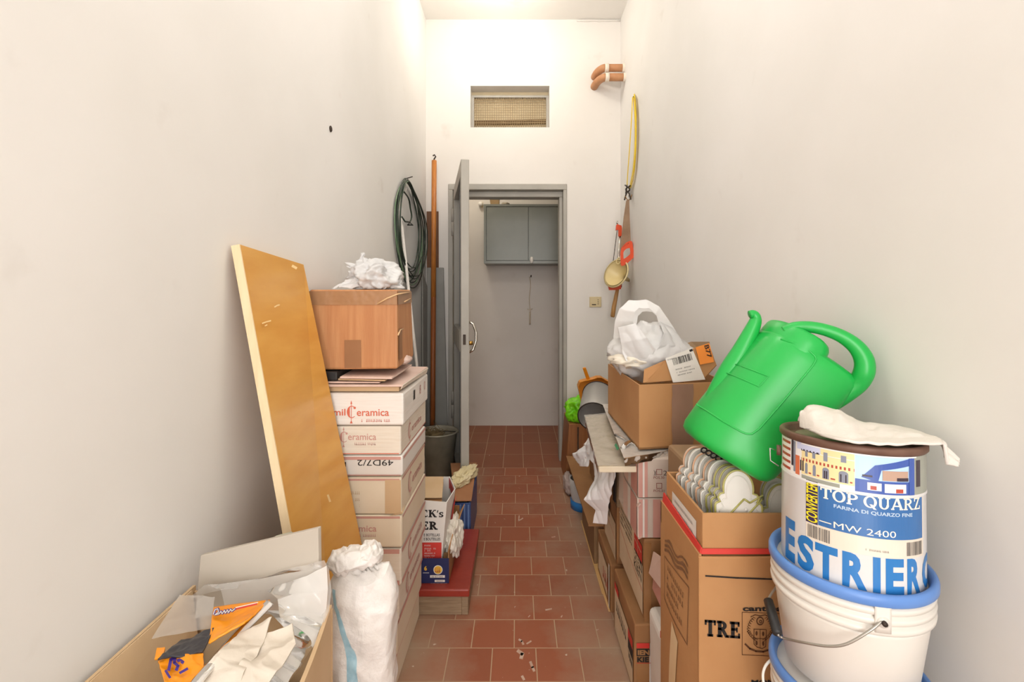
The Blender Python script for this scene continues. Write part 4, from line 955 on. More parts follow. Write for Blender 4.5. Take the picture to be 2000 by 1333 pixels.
# orange dustpan behind the can
M_ORP = mat('orange_plastic', (226, 140, 22), (232, 150, 34), rough=.35)
dp = thing('dustpan', 'orange plastic dustpan standing upright behind the metal can', 'dustpan', P(1155, 790, 3.2))
def dpo(off): return [P(x, y, 3.2 + off) for x, y in ((1136, 788), (1128, 752), (1131, 744), (1140, 741), (1156, 738), (1164, 735), (1172, 735), (1180, 740), (1190, 745), (1190, 800), (1140, 812))]
b = MB().poly(dpo(.02), (0, .006, 0), M_ORP)
pf = dpo(0.02)
for i in range(0, 8): b.slab([pf[i], pf[i + 1], pf[i + 1] + V3((0, -.06, -.004)), pf[i] + V3((0, -.06, -.004))], .004, M_ORP)
b.build('pan', dp)
MB().slab([P(1145.5, 742, 3.19), P(1152.5, 741, 3.19), P(1144.5, 719, 3.16), P(1138, 720, 3.16)], .012, M_ORP, .003).build('dustpan_handle', dp)
# metal can lying on its side
mc = thing('metal_can', 'open silver metal can lying tilted behind the open carton', 'can', P(1163, 800, 2.7))
M_TIN = mat('bare_tin', (190, 188, 184), (204, 202, 198), rough=.3, metal=.3, scale=3)
ca, cb_ = P(1160.5, 815, 2.60), P(1168, 772, 2.80); axv = (cb_ - ca); Lc = axv.length
X4 = axv.to_track_quat('Z', 'Y').to_matrix().to_4x4()
MB().lathe([(.0865, 0), (.0865, Lc), (.0, Lc), (.0, Lc - .003), (.0845, Lc - .003), (.0845, 0)], ca, M_TIN, 48, xf=X4, close=False).build('can_body', mc)
for z, n_ in ((0, 'mouth_rim'), (Lc, 'base_rim')):
    MB().tube([ca + (X4 @ V3((.087 * cos(i * pi / 20), .087 * sin(i * pi / 20), z))) for i in range(40)], .0032, M_IRON, 6, closed=True).build(n_, mc)
b = MB()
for k in range(5): b.blob(ca + (X4 @ V3((.0865 * cos(-1.9 + k * .05), .0865 * sin(-1.9 + k * .05), .09 + .006 * (k % 2)))), (.004, .004, .004), M_WHITEP, k, .3, 2, 2)
MB().box(.43, .72, 2.46, 2.90, .214, .5325, M_CARD2, .004, 2).build('brown_carton', label='brown carton under the metal can, behind the hanging white bag', cat='carton')
# wrapped boards lying on top
M_BRD = mat('cream_board', (218, 202, 174), (226, 212, 186), rough=.55, scale=10, bump=.1)
wbd = thing('wrapped_board', 'cream board in clear plastic jutting left from right pile', 'board', (.35, 1.95, .70))
q1 = [V3((.268, 1.61, .700)), V3((.40, 1.575, .713)), V3((.43, 2.285, .713)), V3((.318, 2.29, .700))]
MB().slab(q1, .02, M_BRD, .003).build('board', wbd)
sheet('plastic_wrap', [q1[0] + V3((-.004, -.006, .004)), q1[1] + V3((0, -.006, .003)), q1[2] + V3((0, 0, .004)), q1[3] + V3((-.004, 0, .004))], 30, 60, .003, 16, 3, M_CLEAR, None, None, wbd, th=0)
sheet('plastic_wrap', [q1[0] + V3((-.005, -.008, .004)), q1[0] + V3((-.004, -.004, -.026)), q1[3] + V3((-.004, 0, -.026)), q1[3] + V3((-.005, 0, .004))], 6, 40, .003, 16, 5, M_CLEAR, None, None, wbd, th=0)
wb2 = thing('wrapped_board', 'plastic wrapped board under the open brown carton', 'board', (.55, 1.9, .745))
q2 = [V3((.340, 1.522, .757)), V3((.70, 1.70, .757)), V3((.74, 2.27, .757)), V3((.402, 2.27, .757))]
MB().slab(q2, .014, M_CARDL, .003).build('board', wb2)
sheet('plastic_wrap', [q2[0] + V3((-.01, -.012, .003)), q2[1] + V3((0, -.012, .003)), q2[2] + V3((0, 0, .003)), q2[3] + V3((-.006, 0, .003))], 50, 60, .0025, 18, 7, M_MILKY, None, None, wb2, th=0)
sheet('plastic_wrap', [q2[0] + V3((-.010, -.014, .002)), q2[1] + V3((0, -.014, .002)), q2[1] + V3((.0, -.01, -.022)), q2[0] + V3((-.006, -.008, -.022))], 50, 8, .004, 30, 8, M_MILKY, None, None, wb2, th=0)
MB().tube([V3((.345 + i * .012, 1.60 + i * .02, .764 + .003 * sin(i))) for i in range(9)], .008, M_MILKY, 8).tube([V3((.352 + i * .006, 1.75 - i * .018, .764)) for i in range(9)], .006, M_MILKY, 8).build('plastic_roll', wb2)
MB().slab([P(1200, 870, 1.72), P(1205, 880, 1.68), P(1209, 876, 1.68), P(1203, 866, 1.72)], .001, mat('green_sticker', (60, 130, 90))).build('green_sticker', wb2)
# white plastic hanging from the pile
M_BAGW = mat('white_bag_plastic', (240, 239, 240), (246, 245, 246), rough=.35, scale=5)
hb = thing('hanging_bag', 'white plastic bag with printed marks hanging off the right pile', 'bag', (.35, 2.3, .25))
ribbon('bag_film', [(1150, 850, 2.35), (1138, 868, 2.3), (1146, 885, 2.2), (1155, 905, 2.1), (1158, 930, 2.05), (1146, 962, 2.0), (1138, 976, 2.0), (1160, 996, 2.0), (1157, 1022, 2.02)],
       [(1176, 842, 2.2), (1186, 870, 1.95), (1196, 895, 1.85), (1199, 912, 1.82), (1198, 930, 1.82), (1192, 950, 1.86), (1187, 975, 1.9), (1185, 1000, 1.94), (1182, 1024, 1.96)], 60, 120, .014, 11, 11, M_BAGW, None, None, hb, ax=.35, rag=.12, th=.001)
ribbon('bag_corner', [(1136, 876, 2.35), (1117, 887, 2.4), (1121, 897, 2.4), (1132, 911, 2.35)], [(1162, 850, 2.3), (1154, 880, 2.25), (1150, 895, 2.25), (1146, 912, 2.25)], 30, 36, .010, 14, 4, M_BAGW, None, None, hb, rag=.15)
b = MB()
for x, y in ((1141, 868), (1147, 884), (1143, 893)): b.decal(stroke2d([(x, y), (x + 1.5, y + 3)], 1.6), lambda a, c: P(a, c, 2.12), MATS['mauve_grey_film'])
b.build('printed_spot', hb)

# ------------------------------------------------------------------ open carton with the white carrier bag
kz0, kz1 = .768, .976
K = [V3((.392, 1.572, 0)), V3((.70, 1.628, 0)), V3((.71, 2.08, 0)), V3((.385, 2.07, 0))]
kb = thing('cardboard_box', 'open brown carton with shipping label holding a carrier bag', 'box', (.55, 1.82, kz0))
up0, up1 = V3((0, 0, kz0)), V3((0, 0, kz1))
b = MB(); th = .006
cen = sum(K, V3()) / 4
for i in range(4):
    a, c = K[i], K[(i + 1) % 4]; ia, ic = a + (cen - a).normalized() * th * 1.3, c + (cen - c).normalized() * th * 1.3
    b.hexa([a + up0, c + up0, ic + up0, ia + up0, a + up1, c + up1, ic + up1, ia + up1], M_CARD)
b.hexa([k + up0 for k in K] + [k + up0 + V3((0, 0, .006)) for k in K], M_CARD)
b.build('box_body', kb)
def kf(u, v, o=.0015): p = (K[0] * (1 - u) + K[1] * u); n = (K[1] - K[0]).normalized().cross(V3((0, 0, 1))); return V3((p.x, p.y, kz0 + (kz1 - kz0) * v)) + n * o
b = MB().surf(lambda u, v: kf(.36 + .24 * u + .012 * nz((v * 4, 0, 0)), .02 + .97 * v, .0018 + .0012 * rdg((u * 4, v * 6, 0))), 10, 20, mat('mauve_brown_tape', (150, 116, 96), (160, 126, 106), rough=.35)); b.build('tape', kb)
# tall flaps: label flap at front, rear flap
dfl = [P(1262, 748, 1.60), P(1376, 738, 1.655), P(1399, 713, 1.7), P(1384, 670, 1.7), P(1305, 699, 1.64)]
def onfl(px, py):                                   # point of the flap plane seen at a pixel
    n = (dfl[1] - dfl[0]).cross(dfl[4] - dfl[0]).normalized(); o = V3((0, 0, CAMH)); r = P(px, py, 1.0) - o
    return o + r * ((dfl[0] - o).dot(n) / r.dot(n))
dfl[2] = onfl(1399, 713); dfl[3] = onfl(1384, 670)
b = MB().poly(dfl, (.003, .004, -.003), M_CARD); b.build('front_flap', kb)
fn_ = (dfl[1] - dfl[0]).cross(dfl[4] - dfl[0]).normalized()
if fn_.y > 0: fn_ = -fn_
def onfl2(o): return lambda a, c: onfl(a, c) + fn_ * o
b = MB().decal(([(1298, 701), (1350, 680), (1376, 742), (1313, 748)], [(0, 1, 2, 3)]), onfl2(.0045), M_WHITEP)
rnd = random.Random(2)
for i in range(17):
    x = 1311 + i * 2.2; wdt = rnd.choice((.6, 1.0, 1.5)); y = 701.5 - (x - 1311) * .30
    b.decal(([(x, y), (x + wdt, y - wdt * .3), (x + wdt + 3.6, y + 12.5), (x + 3.6, y + 13)], [(0, 1, 2, 3)]), onfl2(.0053), M_INK)
for k, (x, y, x1_) in enumerate(((1302, 703, 1338), (1318, 722, 1348), (1320, 728, 1356), (1322, 733, 1350))):
    vs, fs = ticks2d(0, 0, x1_ - x, 2.2, k, 1.6); b.decal(([(x + v[0], y - v[0] * .24 + v[1]) for v in vs], fs), onfl2(.0053), M_INK)
b.decal(([(1344, 684.5), (1350, 682), (1352, 686), (1346, 688.5)], [(0, 1, 2, 3)]), onfl2(.0053), M_INK)
b.build('shipping_label', kb)
b = MB().decal(([(1357, 679), (1384, 671), (1393, 708), (1366, 713)], [(0, 1, 2, 3)]), onfl2(.0045), mat('orange_label', (240, 140, 50), (244, 150, 60), rough=.5))
vs, fs = fit2d(text2d('B77', .02), 0, 0, 25, 9); b.decal(([(1373.5 + v[0] * .26 + v[1] * .97, 676 + v[0] * .97 - v[1] * .26) for v in vs], fs), onfl2(.0055), M_INK)
b.build('orange_label', kb)
MB().poly([P(1340, 672, 2.04), P(1350, 668, 2.06), P(1386, 668, 1.99), P(1398, 712, 1.95), P(1350, 712, 2.03)], (0, .005, 0), M_CARDG).build('rear_flap', kb)
MB().poly([P(1256, 748, 1.61), P(1312, 742, 1.63), P(1304, 702, 1.67), P(1258, 722, 1.66)], (.002, .003, -.003), M_CARD).build('inner_panel', kb)
# carrier bag
cbag = thing('carrier_bag', 'white plastic carrier bag with loop handles in open brown carton', 'bag', (.49, 1.85, .95))
def bshape(n, p):
    z = n.z
    return V3((p.x * (1 - .42 * max(0, z) ** 1.3), p.y * (1 - .35 * max(0, z)), p.z))
MB().blob(P(1268, 686, 1.84), (.150, .14, .108), M_WHITEB, 17, .20, 1.5, 5, shape=bshape).build('bag_body', cbag)
def sm(pts, k=6):
    out = []
    for i in range(len(pts) - 1):
        p0, p1, p2, p3 = pts[max(i - 1, 0)], pts[i], pts[i + 1], pts[min(i + 2, len(pts) - 1)]
        for j in range(k):
            t = j / k; out.append(.5 * ((2 * p1) + (p2 - p0) * t + (2 * p0 - 5 * p1 + 4 * p2 - p3) * t * t + (3 * p1 - p0 - 3 * p2 + p3) * t ** 3))
    return out + [pts[-1]]
ho = [(1198, 662), (1201, 630), (1210, 605), (1228, 589), (1262, 587), (1288, 602), (1308, 630), (1326, 662)]
hi_ = [(1240, 662), (1237, 632), (1240, 612), (1248, 603), (1268, 604), (1281, 616), (1287, 634), (1290, 662)]
ribbon('loop_handle', [(x, y, 1.75 + .10 * (abs(i - 3.5) / 3.5) ** 4) for i, (x, y) in enumerate(ho)], [(x, y, 1.735 + .11 * (abs(i - 3.5) / 3.5) ** 4) for i, (x, y) in enumerate(hi_)], 14, 60, .006, 16, 3, M_WHITEB, None, None, cbag, th=0, ax=.4)
ribbon('loop_handle', [(x + 6, y + 5, 1.86) for x, y in ho], [(x + 6, y + 4, 1.87) for x, y in hi_], 14, 60, .006, 16, 8, M_WHITEB, None, None, cbag, th=0, ax=.4)
ribbon('bag_fold', [(1206, 640, 1.74), (1212, 670, 1.72), (1214, 690, 1.72), (1222, 706, 1.72)], [(1240, 632, 1.71), (1262, 660, 1.68), (1280, 684, 1.68), (1262, 712, 1.70)], 40, 44, .012, 12, 9, M_WHITEB, None, None, cbag, ax=.6)
ribbon('bag_fold', [(1290, 625, 1.76), (1300, 650, 1.72), (1290, 675, 1.70), (1280, 690, 1.70)], [(1306, 630, 1.8), (1326, 655, 1.78), (1338, 675, 1.76), (1340, 690, 1.78)], 40, 40, .010, 12, 12, M_WHITEB, None, None, cbag, ax=.2)
MB().blob(P(1240, 702, 1.80), (.09, .09, .03), mat('cream_film', (226, 216, 198), (234, 226, 210), rough=.4), 23, .3, 2, 4).build('cream_packing', label='cream crumpled packing under the white carrier bag', cat='packing')

# ------------------------------------------------------------------ crest carton with scalloped tiles
tf = 1.05
TX0, TX1, TY1, TZ = .392, .640, 1.335, .700
tre = thing('crest_carton', 'tall brown carton printed with a crest beside the white buckets', 'carton', (.51, 1.19, 0))
b = MB()
def twall(q, m, th=.006): b.slab(q, th, m)
# left wall bows outwards a little
def leftw(u, v):
    y = tf + .0055 + (TY1 - tf - .0055) * u; return V3((TX0 - .012 * sin(pi * u) * sin(pi * min(1, v * 1.1)), y, TZ * v + (.004 if v > .9 else 0)))
b.surf(leftw, 16, 24, M_CARD, -.006, smooth=False)
b.box(TX0 - .0012, TX1, tf, tf + .0065, 0, TZ, M_CARD, .0015, 1).box(TX0, TX1, TY1 - .006, TY1, 0, TZ, M_CARD).box(TX1 - .006, TX1, tf, TY1, 0, TZ, M_CARD).box(TX0 + .01, TX1, tf, TY1, 0.001, .008, M_CARD)

b.front(stroke2d([(1378, 1125), (1440, 1129), (1530, 1132)], 3.0), tf, M_INK, .0014)
def tr2(px, py, o=.0014): return V3((pX(px, tf), tf - o, pZ(py, tf)))
vs, fs = fit2d(slab2d('TRE', .06, .28, .15), 1376, 1245, 1445, 1213); b.decal(([(v[0], v[1] + (v[0] - 1410) * .07) for v in vs], fs), tr2, M_INK)
vs, fs = fit2d(text2d('cantina', .035), 1450, 1194, 1528, 1184); b.decal((vs, fs), tr2, M_INK)
vs, fs = fit2d(text2d('MONTE', .03), 1467, 1336, 1535, 1328); b.decal((vs, fs), tr2, M_INK)
M_BRI = mat('brown_ink', (86, 50, 26), (96, 60, 32), rough=.8)
for s in ([(1449, 1196), (1540, 1199), (1540, 1283), (1449, 1279), (1449, 1196)],): b.decal(stroke2d(s, 1.1), tr2, M_BRI)
# crest: shield in four fields, round head above, leafy mantling, ribbon below
tr3 = lambda a, c: tr2(a, c, .002)
b.decal(stroke2d([(1472, 1229), (1472, 1258), (1478, 1264), (1488, 1267), (1495, 1263), (1496, 1230), (1472, 1229)], 1.3), tr2, M_BRI)
b.decal(stroke2d([(1484, 1229), (1484, 1266)], 1.0), tr2, M_BRI).decal(stroke2d([(1472, 1247), (1496, 1248)], 1.0), tr2, M_BRI)
for x, y in ((1477, 1237), (1490, 1238), (1477, 1256), (1490, 1257)): b.decal(disc2d(x, y, 2.2, 4.6, 10), tr2, M_BRI)
b.decal(disc2d(1484, 1213, 7.5, 8.5, 20, .72), tr2, M_BRI).decal(disc2d(1485, 1214, 3, 3.5, 12, .5), tr2, M_BRI)
for k in range(13):
    a = radians(120 + k * 11); 
    for sx in (-1, 1):
        x = 1484 + sx * 24 * abs(cos(a)) ** .8 - sx * 2; y = 1234 - 26 * sin(a) if k < 7 else 1234 + 22 * (k - 6) / 7
        b.decal(stroke2d([(x, y), (x + sx * 3.5, y - 3), (x + sx * 1, y - 5.5), (x - sx * 2.5, y - 3.5)], 1.0), tr2, M_BRI)
b.decal(stroke2d([(1455, 1258), (1464, 1267), (1476, 1272), (1490, 1273), (1502, 1269), (1512, 1261)], 3.4), tr2, M_BRI)
b.decal(stroke2d([(1466, 1205), (1474, 1201), (1484, 1203), (1494, 1201), (1503, 1206)], 1.6), tr2, M_BRI)
# print on the bowed left face
def lf_(y, z, o=.0016):
    u = max(0, (y - tf - .0055) / (TY1 - tf - .0055)); return leftw(u, z / TZ) - V3((o, 0, 0))
M_FADE = mat('faded_brown_print', (126, 88, 58), rough=.8)
for s in ([(1.11, .60), (1.29, .575), (1.28, .47), (1.11, .47), (1.11, .60)],):
    for (a, c) in zip(s[:-1], s[1:]):
        n = 12; b.decal(stroke2d([(a[0] + (c[0] - a[0]) * i / n, a[1] + (c[1] - a[1]) * i / n) for i in range(n + 1)], .003), lf_, M_FADE)
for k in range(4): b.decal(ticks2d(1.26, .49 + k * .022, 1.135, .503 + k * .022, k, .012), lf_, M_FADE)
for k in range(3): b.decal(stroke2d([(1.12 + .17 * i / 10, .615 + k * .012 - .02 * i / 10 + .006 * sin(i)) for i in range(11)], .007 - k * .001), lf_, M_FADE)
b.build('carton_body', tre)
b = MB()
b.surf(lambda u, v: lf_(1.16 + .045 * u + .03 * (1 - v), .14 + .30 * v + .02 * u, .0022), 5, 14, mat('cream_tape', (224, 196, 152), (230, 206, 166), rough=.4)); b.surf(lambda u, v: lf_(1.10 + .05 * u - .04 * (1 - v) + .04, .01 + .19 * v, .0026), 5, 10, MATS['cream_tape']); b.build('tape', tre)
# inner carton standing in it
IX0, IX1, IY0, IY1, IZ = .404, .632, 1.066, 1.322, .787
ic = thing('tile_box', 'brown inner box holding scalloped tiles, set in the crest carton', 'box', (.51, 1.19, .01))
b = MB()
for x0, x1, y0, y1 in ((IX0, IX1, IY0, IY0 + .006), (IX0, IX1, IY1 - .006, IY1), (IX0, IX0 + .006, IY0 + .006, IY1 - .006), (IX1 - .006, IX1, IY0 + .006, IY1 - .006)): b.box(x0, x1, y0, y1, .01, IZ, M_CARD, .001, 1)
b.box(IX0, IX1, IY0, IY1, .01, .016, M_CARD)
rect_left(b, IX0, 1.10, 1.27, .69, .755, M_WHITEP, .0012)
for k in range(3): b.decal(ticks2d(1.26, .70 + k * .018, 1.12, .707 + k * .018, k), lambda a, c: V3((IX0 - .002, a, c)), mat('grey_ink2', (150, 140, 134)))
b.front(ticks2d(1496, 1096, 1520, 1092, 2), IY0, M_INK, .0014)
b.build('box_body', ic)
b = MB(); b.slab([V3((.3985, 1.058, .704)), V3((.3985, 1.33, .700)), V3((.4015, 1.33, .727)), V3((.4015, 1.058, .716))], .004, M_RED, .001).slab([V3((.396, 1.0575, .7025)), V3((.63, 1.0575, .7025)), V3((.63, 1.0630, .7125)), V3((.398, 1.0630, .7125))], .003, M_RED, .001).build('red_liner', label='red liner edge showing between inner box and crest carton', cat='liner')
# scalloped tiles
M_GLAZE = mat('white_glaze', (222, 218, 208), (228, 224, 216), rough=.25); M_GLZG = mat('yellow_green_glaze', (164, 158, 84), (184, 178, 108), rough=.3); M_BISC = mat('terracotta_biscuit', (206, 160, 128), (216, 174, 142), rough=.8)
def plaque_outline(s=1.0):
    half = [(0.0, .0)]
    pts = []
    for i in range(13): a = pi / 2 - (pi * .58) * i / 12; pts.append((.040 * cos(a), -.040 + .040 * sin(a)))
    x, y = pts[-1]
    pts += [(x + .010, y - .002), (x + .016, y - .010), (x + .010, y - .020)]
    x, y = pts[-1]
    for i in range(1, 9): a = pi * .55 - pi * .75 * i / 8; pts.append((x - .004 + .022 * (1 - i / 20) * (cos(a) + .25), y - .022 + .022 * sin(a)))
    x, y = pts[-1]
    pts += [(.068, y - .03), (.068, -.30)]
    left = [(-a, c) for a, c in pts[1:]][::-1]
    return left + pts
PO = [(max(-.050, min(.050, a * .80)), c) for a, c in plaque_outline()]
def plaque(ax, ay, az, tilt, yaw, label, mrim):
    t = thing('scalloped_tile', label, 'tile', (ax, ay, az - .30), 'scalloped white tiles standing in the box')
    R = Matrix.Translation((ax, ay, az)) @ Matrix.Rotation(yaw, 4, 'Z') @ Matrix.Rotation(tilt, 4, 'X')
    f = [R @ V3((a, 0, c)) for a, c in PO]; off = R.to_3x3() @ V3((0, .009, 0))
    MB().poly(f, off, M_GLAZE).build('tile_body', t)
    MB().tube([R @ V3((a, -.001, c)) for a, c in PO[1:-1]], .0022, mrim, 6).tube([R @ V3((a * .82, -.0008, c - .012)) for a, c in PO[6:-6]], .0012, M_GLAZE, 5).build('painted_rim', t)
    return t, R
names = ['front', 'second', 'third', 'fourth', 'fifth', 'sixth', 'seventh', 'eighth', 'rearmost']
for k in range(9):
    dd = 1.088 + k * .0235; px = 1441 - k * 10.4 + (k % 3) * 1.0; py = 919 - k * 5.6 - (k % 2) * 2
    az = pZ(py, dd)
    t, R = plaque(pX(px, dd), dd, az, radians(-3 + (k % 3)), radians(-6 + (k % 2) * 4), 'scalloped white tile, %s in the row inside the tile box' % ('frontmost' if k == 0 else names[k] + (' from front' if k < 8 else '')), M_GLZG if k < 3 else (M_BISC if k in (4, 6, 8) else M_GLAZE))
    if k == 0:
        b = MB()
        for (x0, y0, x1, y1) in ((-.036, -.115, .012, -.062), (.012, -.062, .024, -.07), (.024, -.07, .052, -.052), (.002, -.115, .050, -.062)):
            b.tube([R @ V3((x0, -.001, y0)), R @ V3((x1, -.001, y1))], .0022, M_GLZG, 5)
        b.tube([R @ V3((.016, -.0005, -.085)), R @ V3((.0161, -.002, -.085))], .004, M_WHITEP, 8); b.build('painted_lines', t)
for k in range(2):
    dd = 1.10 + k * .03; plaque(.592 + .004 * k, dd, .838 + .006 * k, radians(-2), radians(3), ('scalloped white tile at right of box, just behind paint can', 'scalloped white tile behind the right hand one in tile box')[k], M_GLZG)
# dark netting between tiles and watering can
rnd = random.Random(4); b = MB()
for k in range(9):
    t0 = k / 8; b.tube([P(1375 + 75 * t0 + 6 * cos(i * .9), 880 + 42 * t0 + 5 * sin(i * .9), 1.19 - .03 * t0) for i in range(7)], .0022, M_INK, 5, closed=True)
b.build('black_netting', label='strip of black netting under the watering can', cat='netting')
MB().box(.47, .74, 1.345, 1.53, .312, .80, M_CARDG, .01, 2).build('spare_carton', label='dull brown carton hidden behind the tile box', cat='carton')

# ------------------------------------------------------------------ watering can
M_GREEN = mat('green_plastic', (28, 170, 70), (32, 178, 76), rough=.33, scale=3, spec=.5)
EU, EV = (.844, .536), (.536, -.844)
D0 = 1.135
def wcp(u, v, w=0.0):
    px = 1407 + EU[0] * u + EV[0] * v; py = 890 + EU[1] * u + EV[1] * v; d = D0 - .00024 * u
    return P(px, py, d) - V3((0, w, 0))
SECT = [(0, -60, 60, .060), (1.5, -74, 76, .073), (8, -83, 88, .082), (20, -86, 95, .086), (60, -84, 103, .088), (150, -74, 120, .088), (215, -65, 130, .086), (240, -61, 134, .084), (252, -57, 134, .080), (259, -50, 128, .072), (263, -38, 108, .060)]
def sect(v):
    for a, c in zip(SECT[:-1], SECT[1:]):
        if a[0] <= v <= c[0]:
            f = (v - a[0]) / (c[0] - a[0]); return [a[i] * (1 - f) + c[i] * f for i in range(4)]
    return SECT[-1]
NE = 2.7
def bodyw(u, v):
    s = sect(v); uc, hu = (s[1] + s[2]) / 2, (s[2] - s[1]) / 2; q = min(1, abs((u - uc) / hu)); return s[3] * (1 - q ** NE) ** (1 / NE)
wt = thing('watering_can', 'green plastic watering can lying tilted against the right wall', 'watering can', wcp(80, 0) )
b = MB(); vs, fs = [], []; NS = 64
VV = [0, 1.5, 4, 8, 14, 20, 35, 60, 90, 120, 150, 180, 215, 230, 240, 246, 252, 256, 259, 261, 263]
for v in VV:
    s = sect(v); uc, hu = (s[1] + s[2]) / 2, (s[2] - s[1]) / 2
    for j in range(NS):
        a = 2 * pi * j / NS; ca_, sa_ = cos(a), sin(a)
        vs.append(wcp(uc + hu * math.copysign(abs(ca_) ** (2 / NE), ca_), v, s[3] * math.copysign(abs(sa_) ** (2 / NE), sa_)))
for i in range(len(VV) - 1):
    for j in range(NS): fs.append((i * NS + j, i * NS + (j + 1) % NS, (i + 1) * NS + (j + 1) % NS, (i + 1) * NS + j))
fs += [tuple(range(NS)), tuple(range((len(VV) - 1) * NS, len(VV) * NS))]
b.add(vs, fs, M_GREEN, True); b.build('can_body', wt, fixn=True)
# filling collar
b = MB(); vs, fs = [], []
CR = [(236, 1.0), (262, .99), (276, .96), (281, .92), (281, .86), (262, .86)]
for v, k in CR:
    for j in range(48):
        a = 2 * pi * j / 48; vs.append(wcp(2 + (60 - (v - 236) * .05) * k * cos(a), v + (0 if cos(a) < .2 else -6 * (cos(a) - .2)), .080 * k * math.copysign(abs(sin(a)) ** .85, sin(a))))
for i in range(len(CR) - 1):
    for j in range(48): fs.append((i * 48 + j, i * 48 + (j + 1) % 48, (i + 1) * 48 + (j + 1) % 48, (i + 1) * 48 + j))
b.add(vs, fs, M_GREEN, True); b.build('filling_collar', wt, fixn=True)
hpx = [(1530, 646, 8), (1550, 639, 10), (1580, 639, 11.5), (1612, 645, 12), (1645, 658, 13), (1672, 678, 15), (1687, 702, 17), (1688, 726, 18), (1676, 748, 18), (1652, 769, 17), (1622, 790, 16), (1590, 814, 16), (1570, 828, 14)]
pts = [P(x, y, 1.085 - .0003 * (x - 1530) if x < 1680 else 1.042) for x, y, r in hpx]; rr_ = [r * .00111 for x, y, r in hpx]
pts = [P(x, y, max(1.043, 1.105 - .00040 * (x - 1530))) if i < 8 else P(x, y, 1.043 + (i - 7) * .010) for i, (x, y, r) in enumerate(hpx)]
sp = sm(pts, 5); sr = [rr_[min(int(i / 5), len(rr_) - 1)] * (1 - (i % 5) / 5) + rr_[min(int(i / 5) + 1, len(rr_) - 1)] * ((i % 5) / 5) for i in range(len(sp))]
MB().tube(sp, sr, M_GREEN, 18).build('handle', wt)
spx = [(1392, 800, 26), (1425, 730, 23), (1448, 688, 19), (1464, 655, 15.5), (1474, 632, 12.5), (1476, 620, 10), (1471, 614, 8.5), (1464, 615, 8)]
pts = [P(x, y, 1.17) for x, y, r in spx]; rr_ = [r * .00118 for x, y, r in spx]
sp = sm(pts, 5); sr = [rr_[min(int(i / 5), len(rr_) - 1)] * (1 - (i % 5) / 5) + rr_[min(int(i / 5) + 1, len(rr_) - 1)] * ((i % 5) / 5) for i in range(len(sp))]
MB().tube(sp, sr, M_GREEN, 18).build('spout', wt)
def wuv(px, py):
    x, y = px - 1407, py - 890; return x * EU[0] + y * EU[1], x * EV[0] + y * EV[1]
def online(pxs, n=8):
    out = []
    for a, c in zip(pxs[:-1], pxs[1:]):
        for i in range(n):
            f = i / n; u, v = wuv(a[0] + (c[0] - a[0]) * f, a[1] + (c[1] - a[1]) * f); out.append(wcp(u, v, bodyw(u, v) + .0002))
    return out
# panel outline follows the moulding; pixels are corrected for the nearer front surface
def sh(p): return [(1407 + (x - 1407) * .93 + 14, 890 + (y - 890) * .93 - 14) for x, y in p]
b = MB(); b.tube(online(sh([(1341, 797), (1370, 817), (1400, 834), (1410, 838), (1420, 838), (1434, 828), (1470, 787), (1510, 740), (1540, 705), (1547, 694), (1546, 688), (1536, 677), (1520, 666), (1488, 655)])), .0022, M_GREEN, 6); b.build('moulded_edge', wt)
b = MB(); b.tube(online(sh([(1421, 713), (1458, 728), (1439, 748), (1403, 731), (1421, 713)])), .0016, M_GREEN, 6); b.build('moulded_square', wt)

# ------------------------------------------------------------------ white buckets and the paint can
M_BUCK = mat('white_bucket_plastic', (226, 220, 210), (230, 225, 216), rough=.35); M_LID = mat('blue_lid_plastic', (92, 136, 204), (100, 144, 210), rough=.35)
M_WIREB = mat('steel_wire', (170, 166, 158), rough=.35, metal=.8)
BC = (.606, .897)
def hit(px, py, c, r):                                # where the view line meets an upright cylinder: point and angle
    dx, dz = (px - CX) / FPX, -(py - CY) / FPX
    A = dx * dx + 1; B_ = -2 * (dx * c[0] + c[1]); C_ = c[0] ** 2 + c[1] ** 2 - r * r
    D_ = max(0, B_ * B_ - 4 * A * C_); t = (-B_ - sqrt(D_)) / (2 * A)
    p = V3((dx * t, t, CAMH + dz * t)); return p, math.atan2(p.x - c[0], -(p.y - c[1]))
def bucket(zl, h, label, grip=True):
    t = thing('plastic_bucket', label, 'bucket', (BC[0], BC[1], zl - h), 'white buckets with blue lids in one stack')
    z0 = zl - h
    prof = [(.098, 0), (.102, .003), (.1185, h - .075), (.1195, h - .068)]
    for k in range(3): zz = h - .068 + k * .016; prof += [(.1195, zz), (.1250, zz + .0025), (.1258, zz + .008), (.1250, zz + .012), (.1195, zz + .014)]
    prof += [(.1195, h - .018)]
    MB().lathe(prof, (BC[0], BC[1], z0), M_BUCK, 72).build('bucket_body', t)
    zr = h - .020
    MB().lathe([(.120, zr), (.1265, zr), (.1290, zr + .003), (.1290, zr + .013), (.1270, zr + .018), (.1225, zr + .020), (.1185, zr + .017), (.1150, zr + .006), (.114, zr + .0015), (.0, zr + .0015)], (BC[0], BC[1], z0), M_LID, 72, close=False).build('lid', t)
    return t
ZL = .787
b1 = bucket(ZL, .2, 'white bucket with blue lid directly under the paint can')
b2 = bucket(ZL - .2205 + .0022 + .018 - .002 + .0003, .2, 'white bucket with blue lid, second under the paint can')
z3 = ZL - .2022
for k, lab_ in ((2, 'white bucket with blue lid, third under the paint can'), (3, 'lowest white bucket with blue lid, standing on the floor')):
    pass
zb_ = WL[b2].z
bucket(zb_ + .0185, .2, 'white bucket with blue lid, third under the paint can')
zb3 = zb_ + .0185 - .2
bucket(zb3 + .0185, zb3 + .0185, 'lowest white bucket with blue lid, standing on the floor')
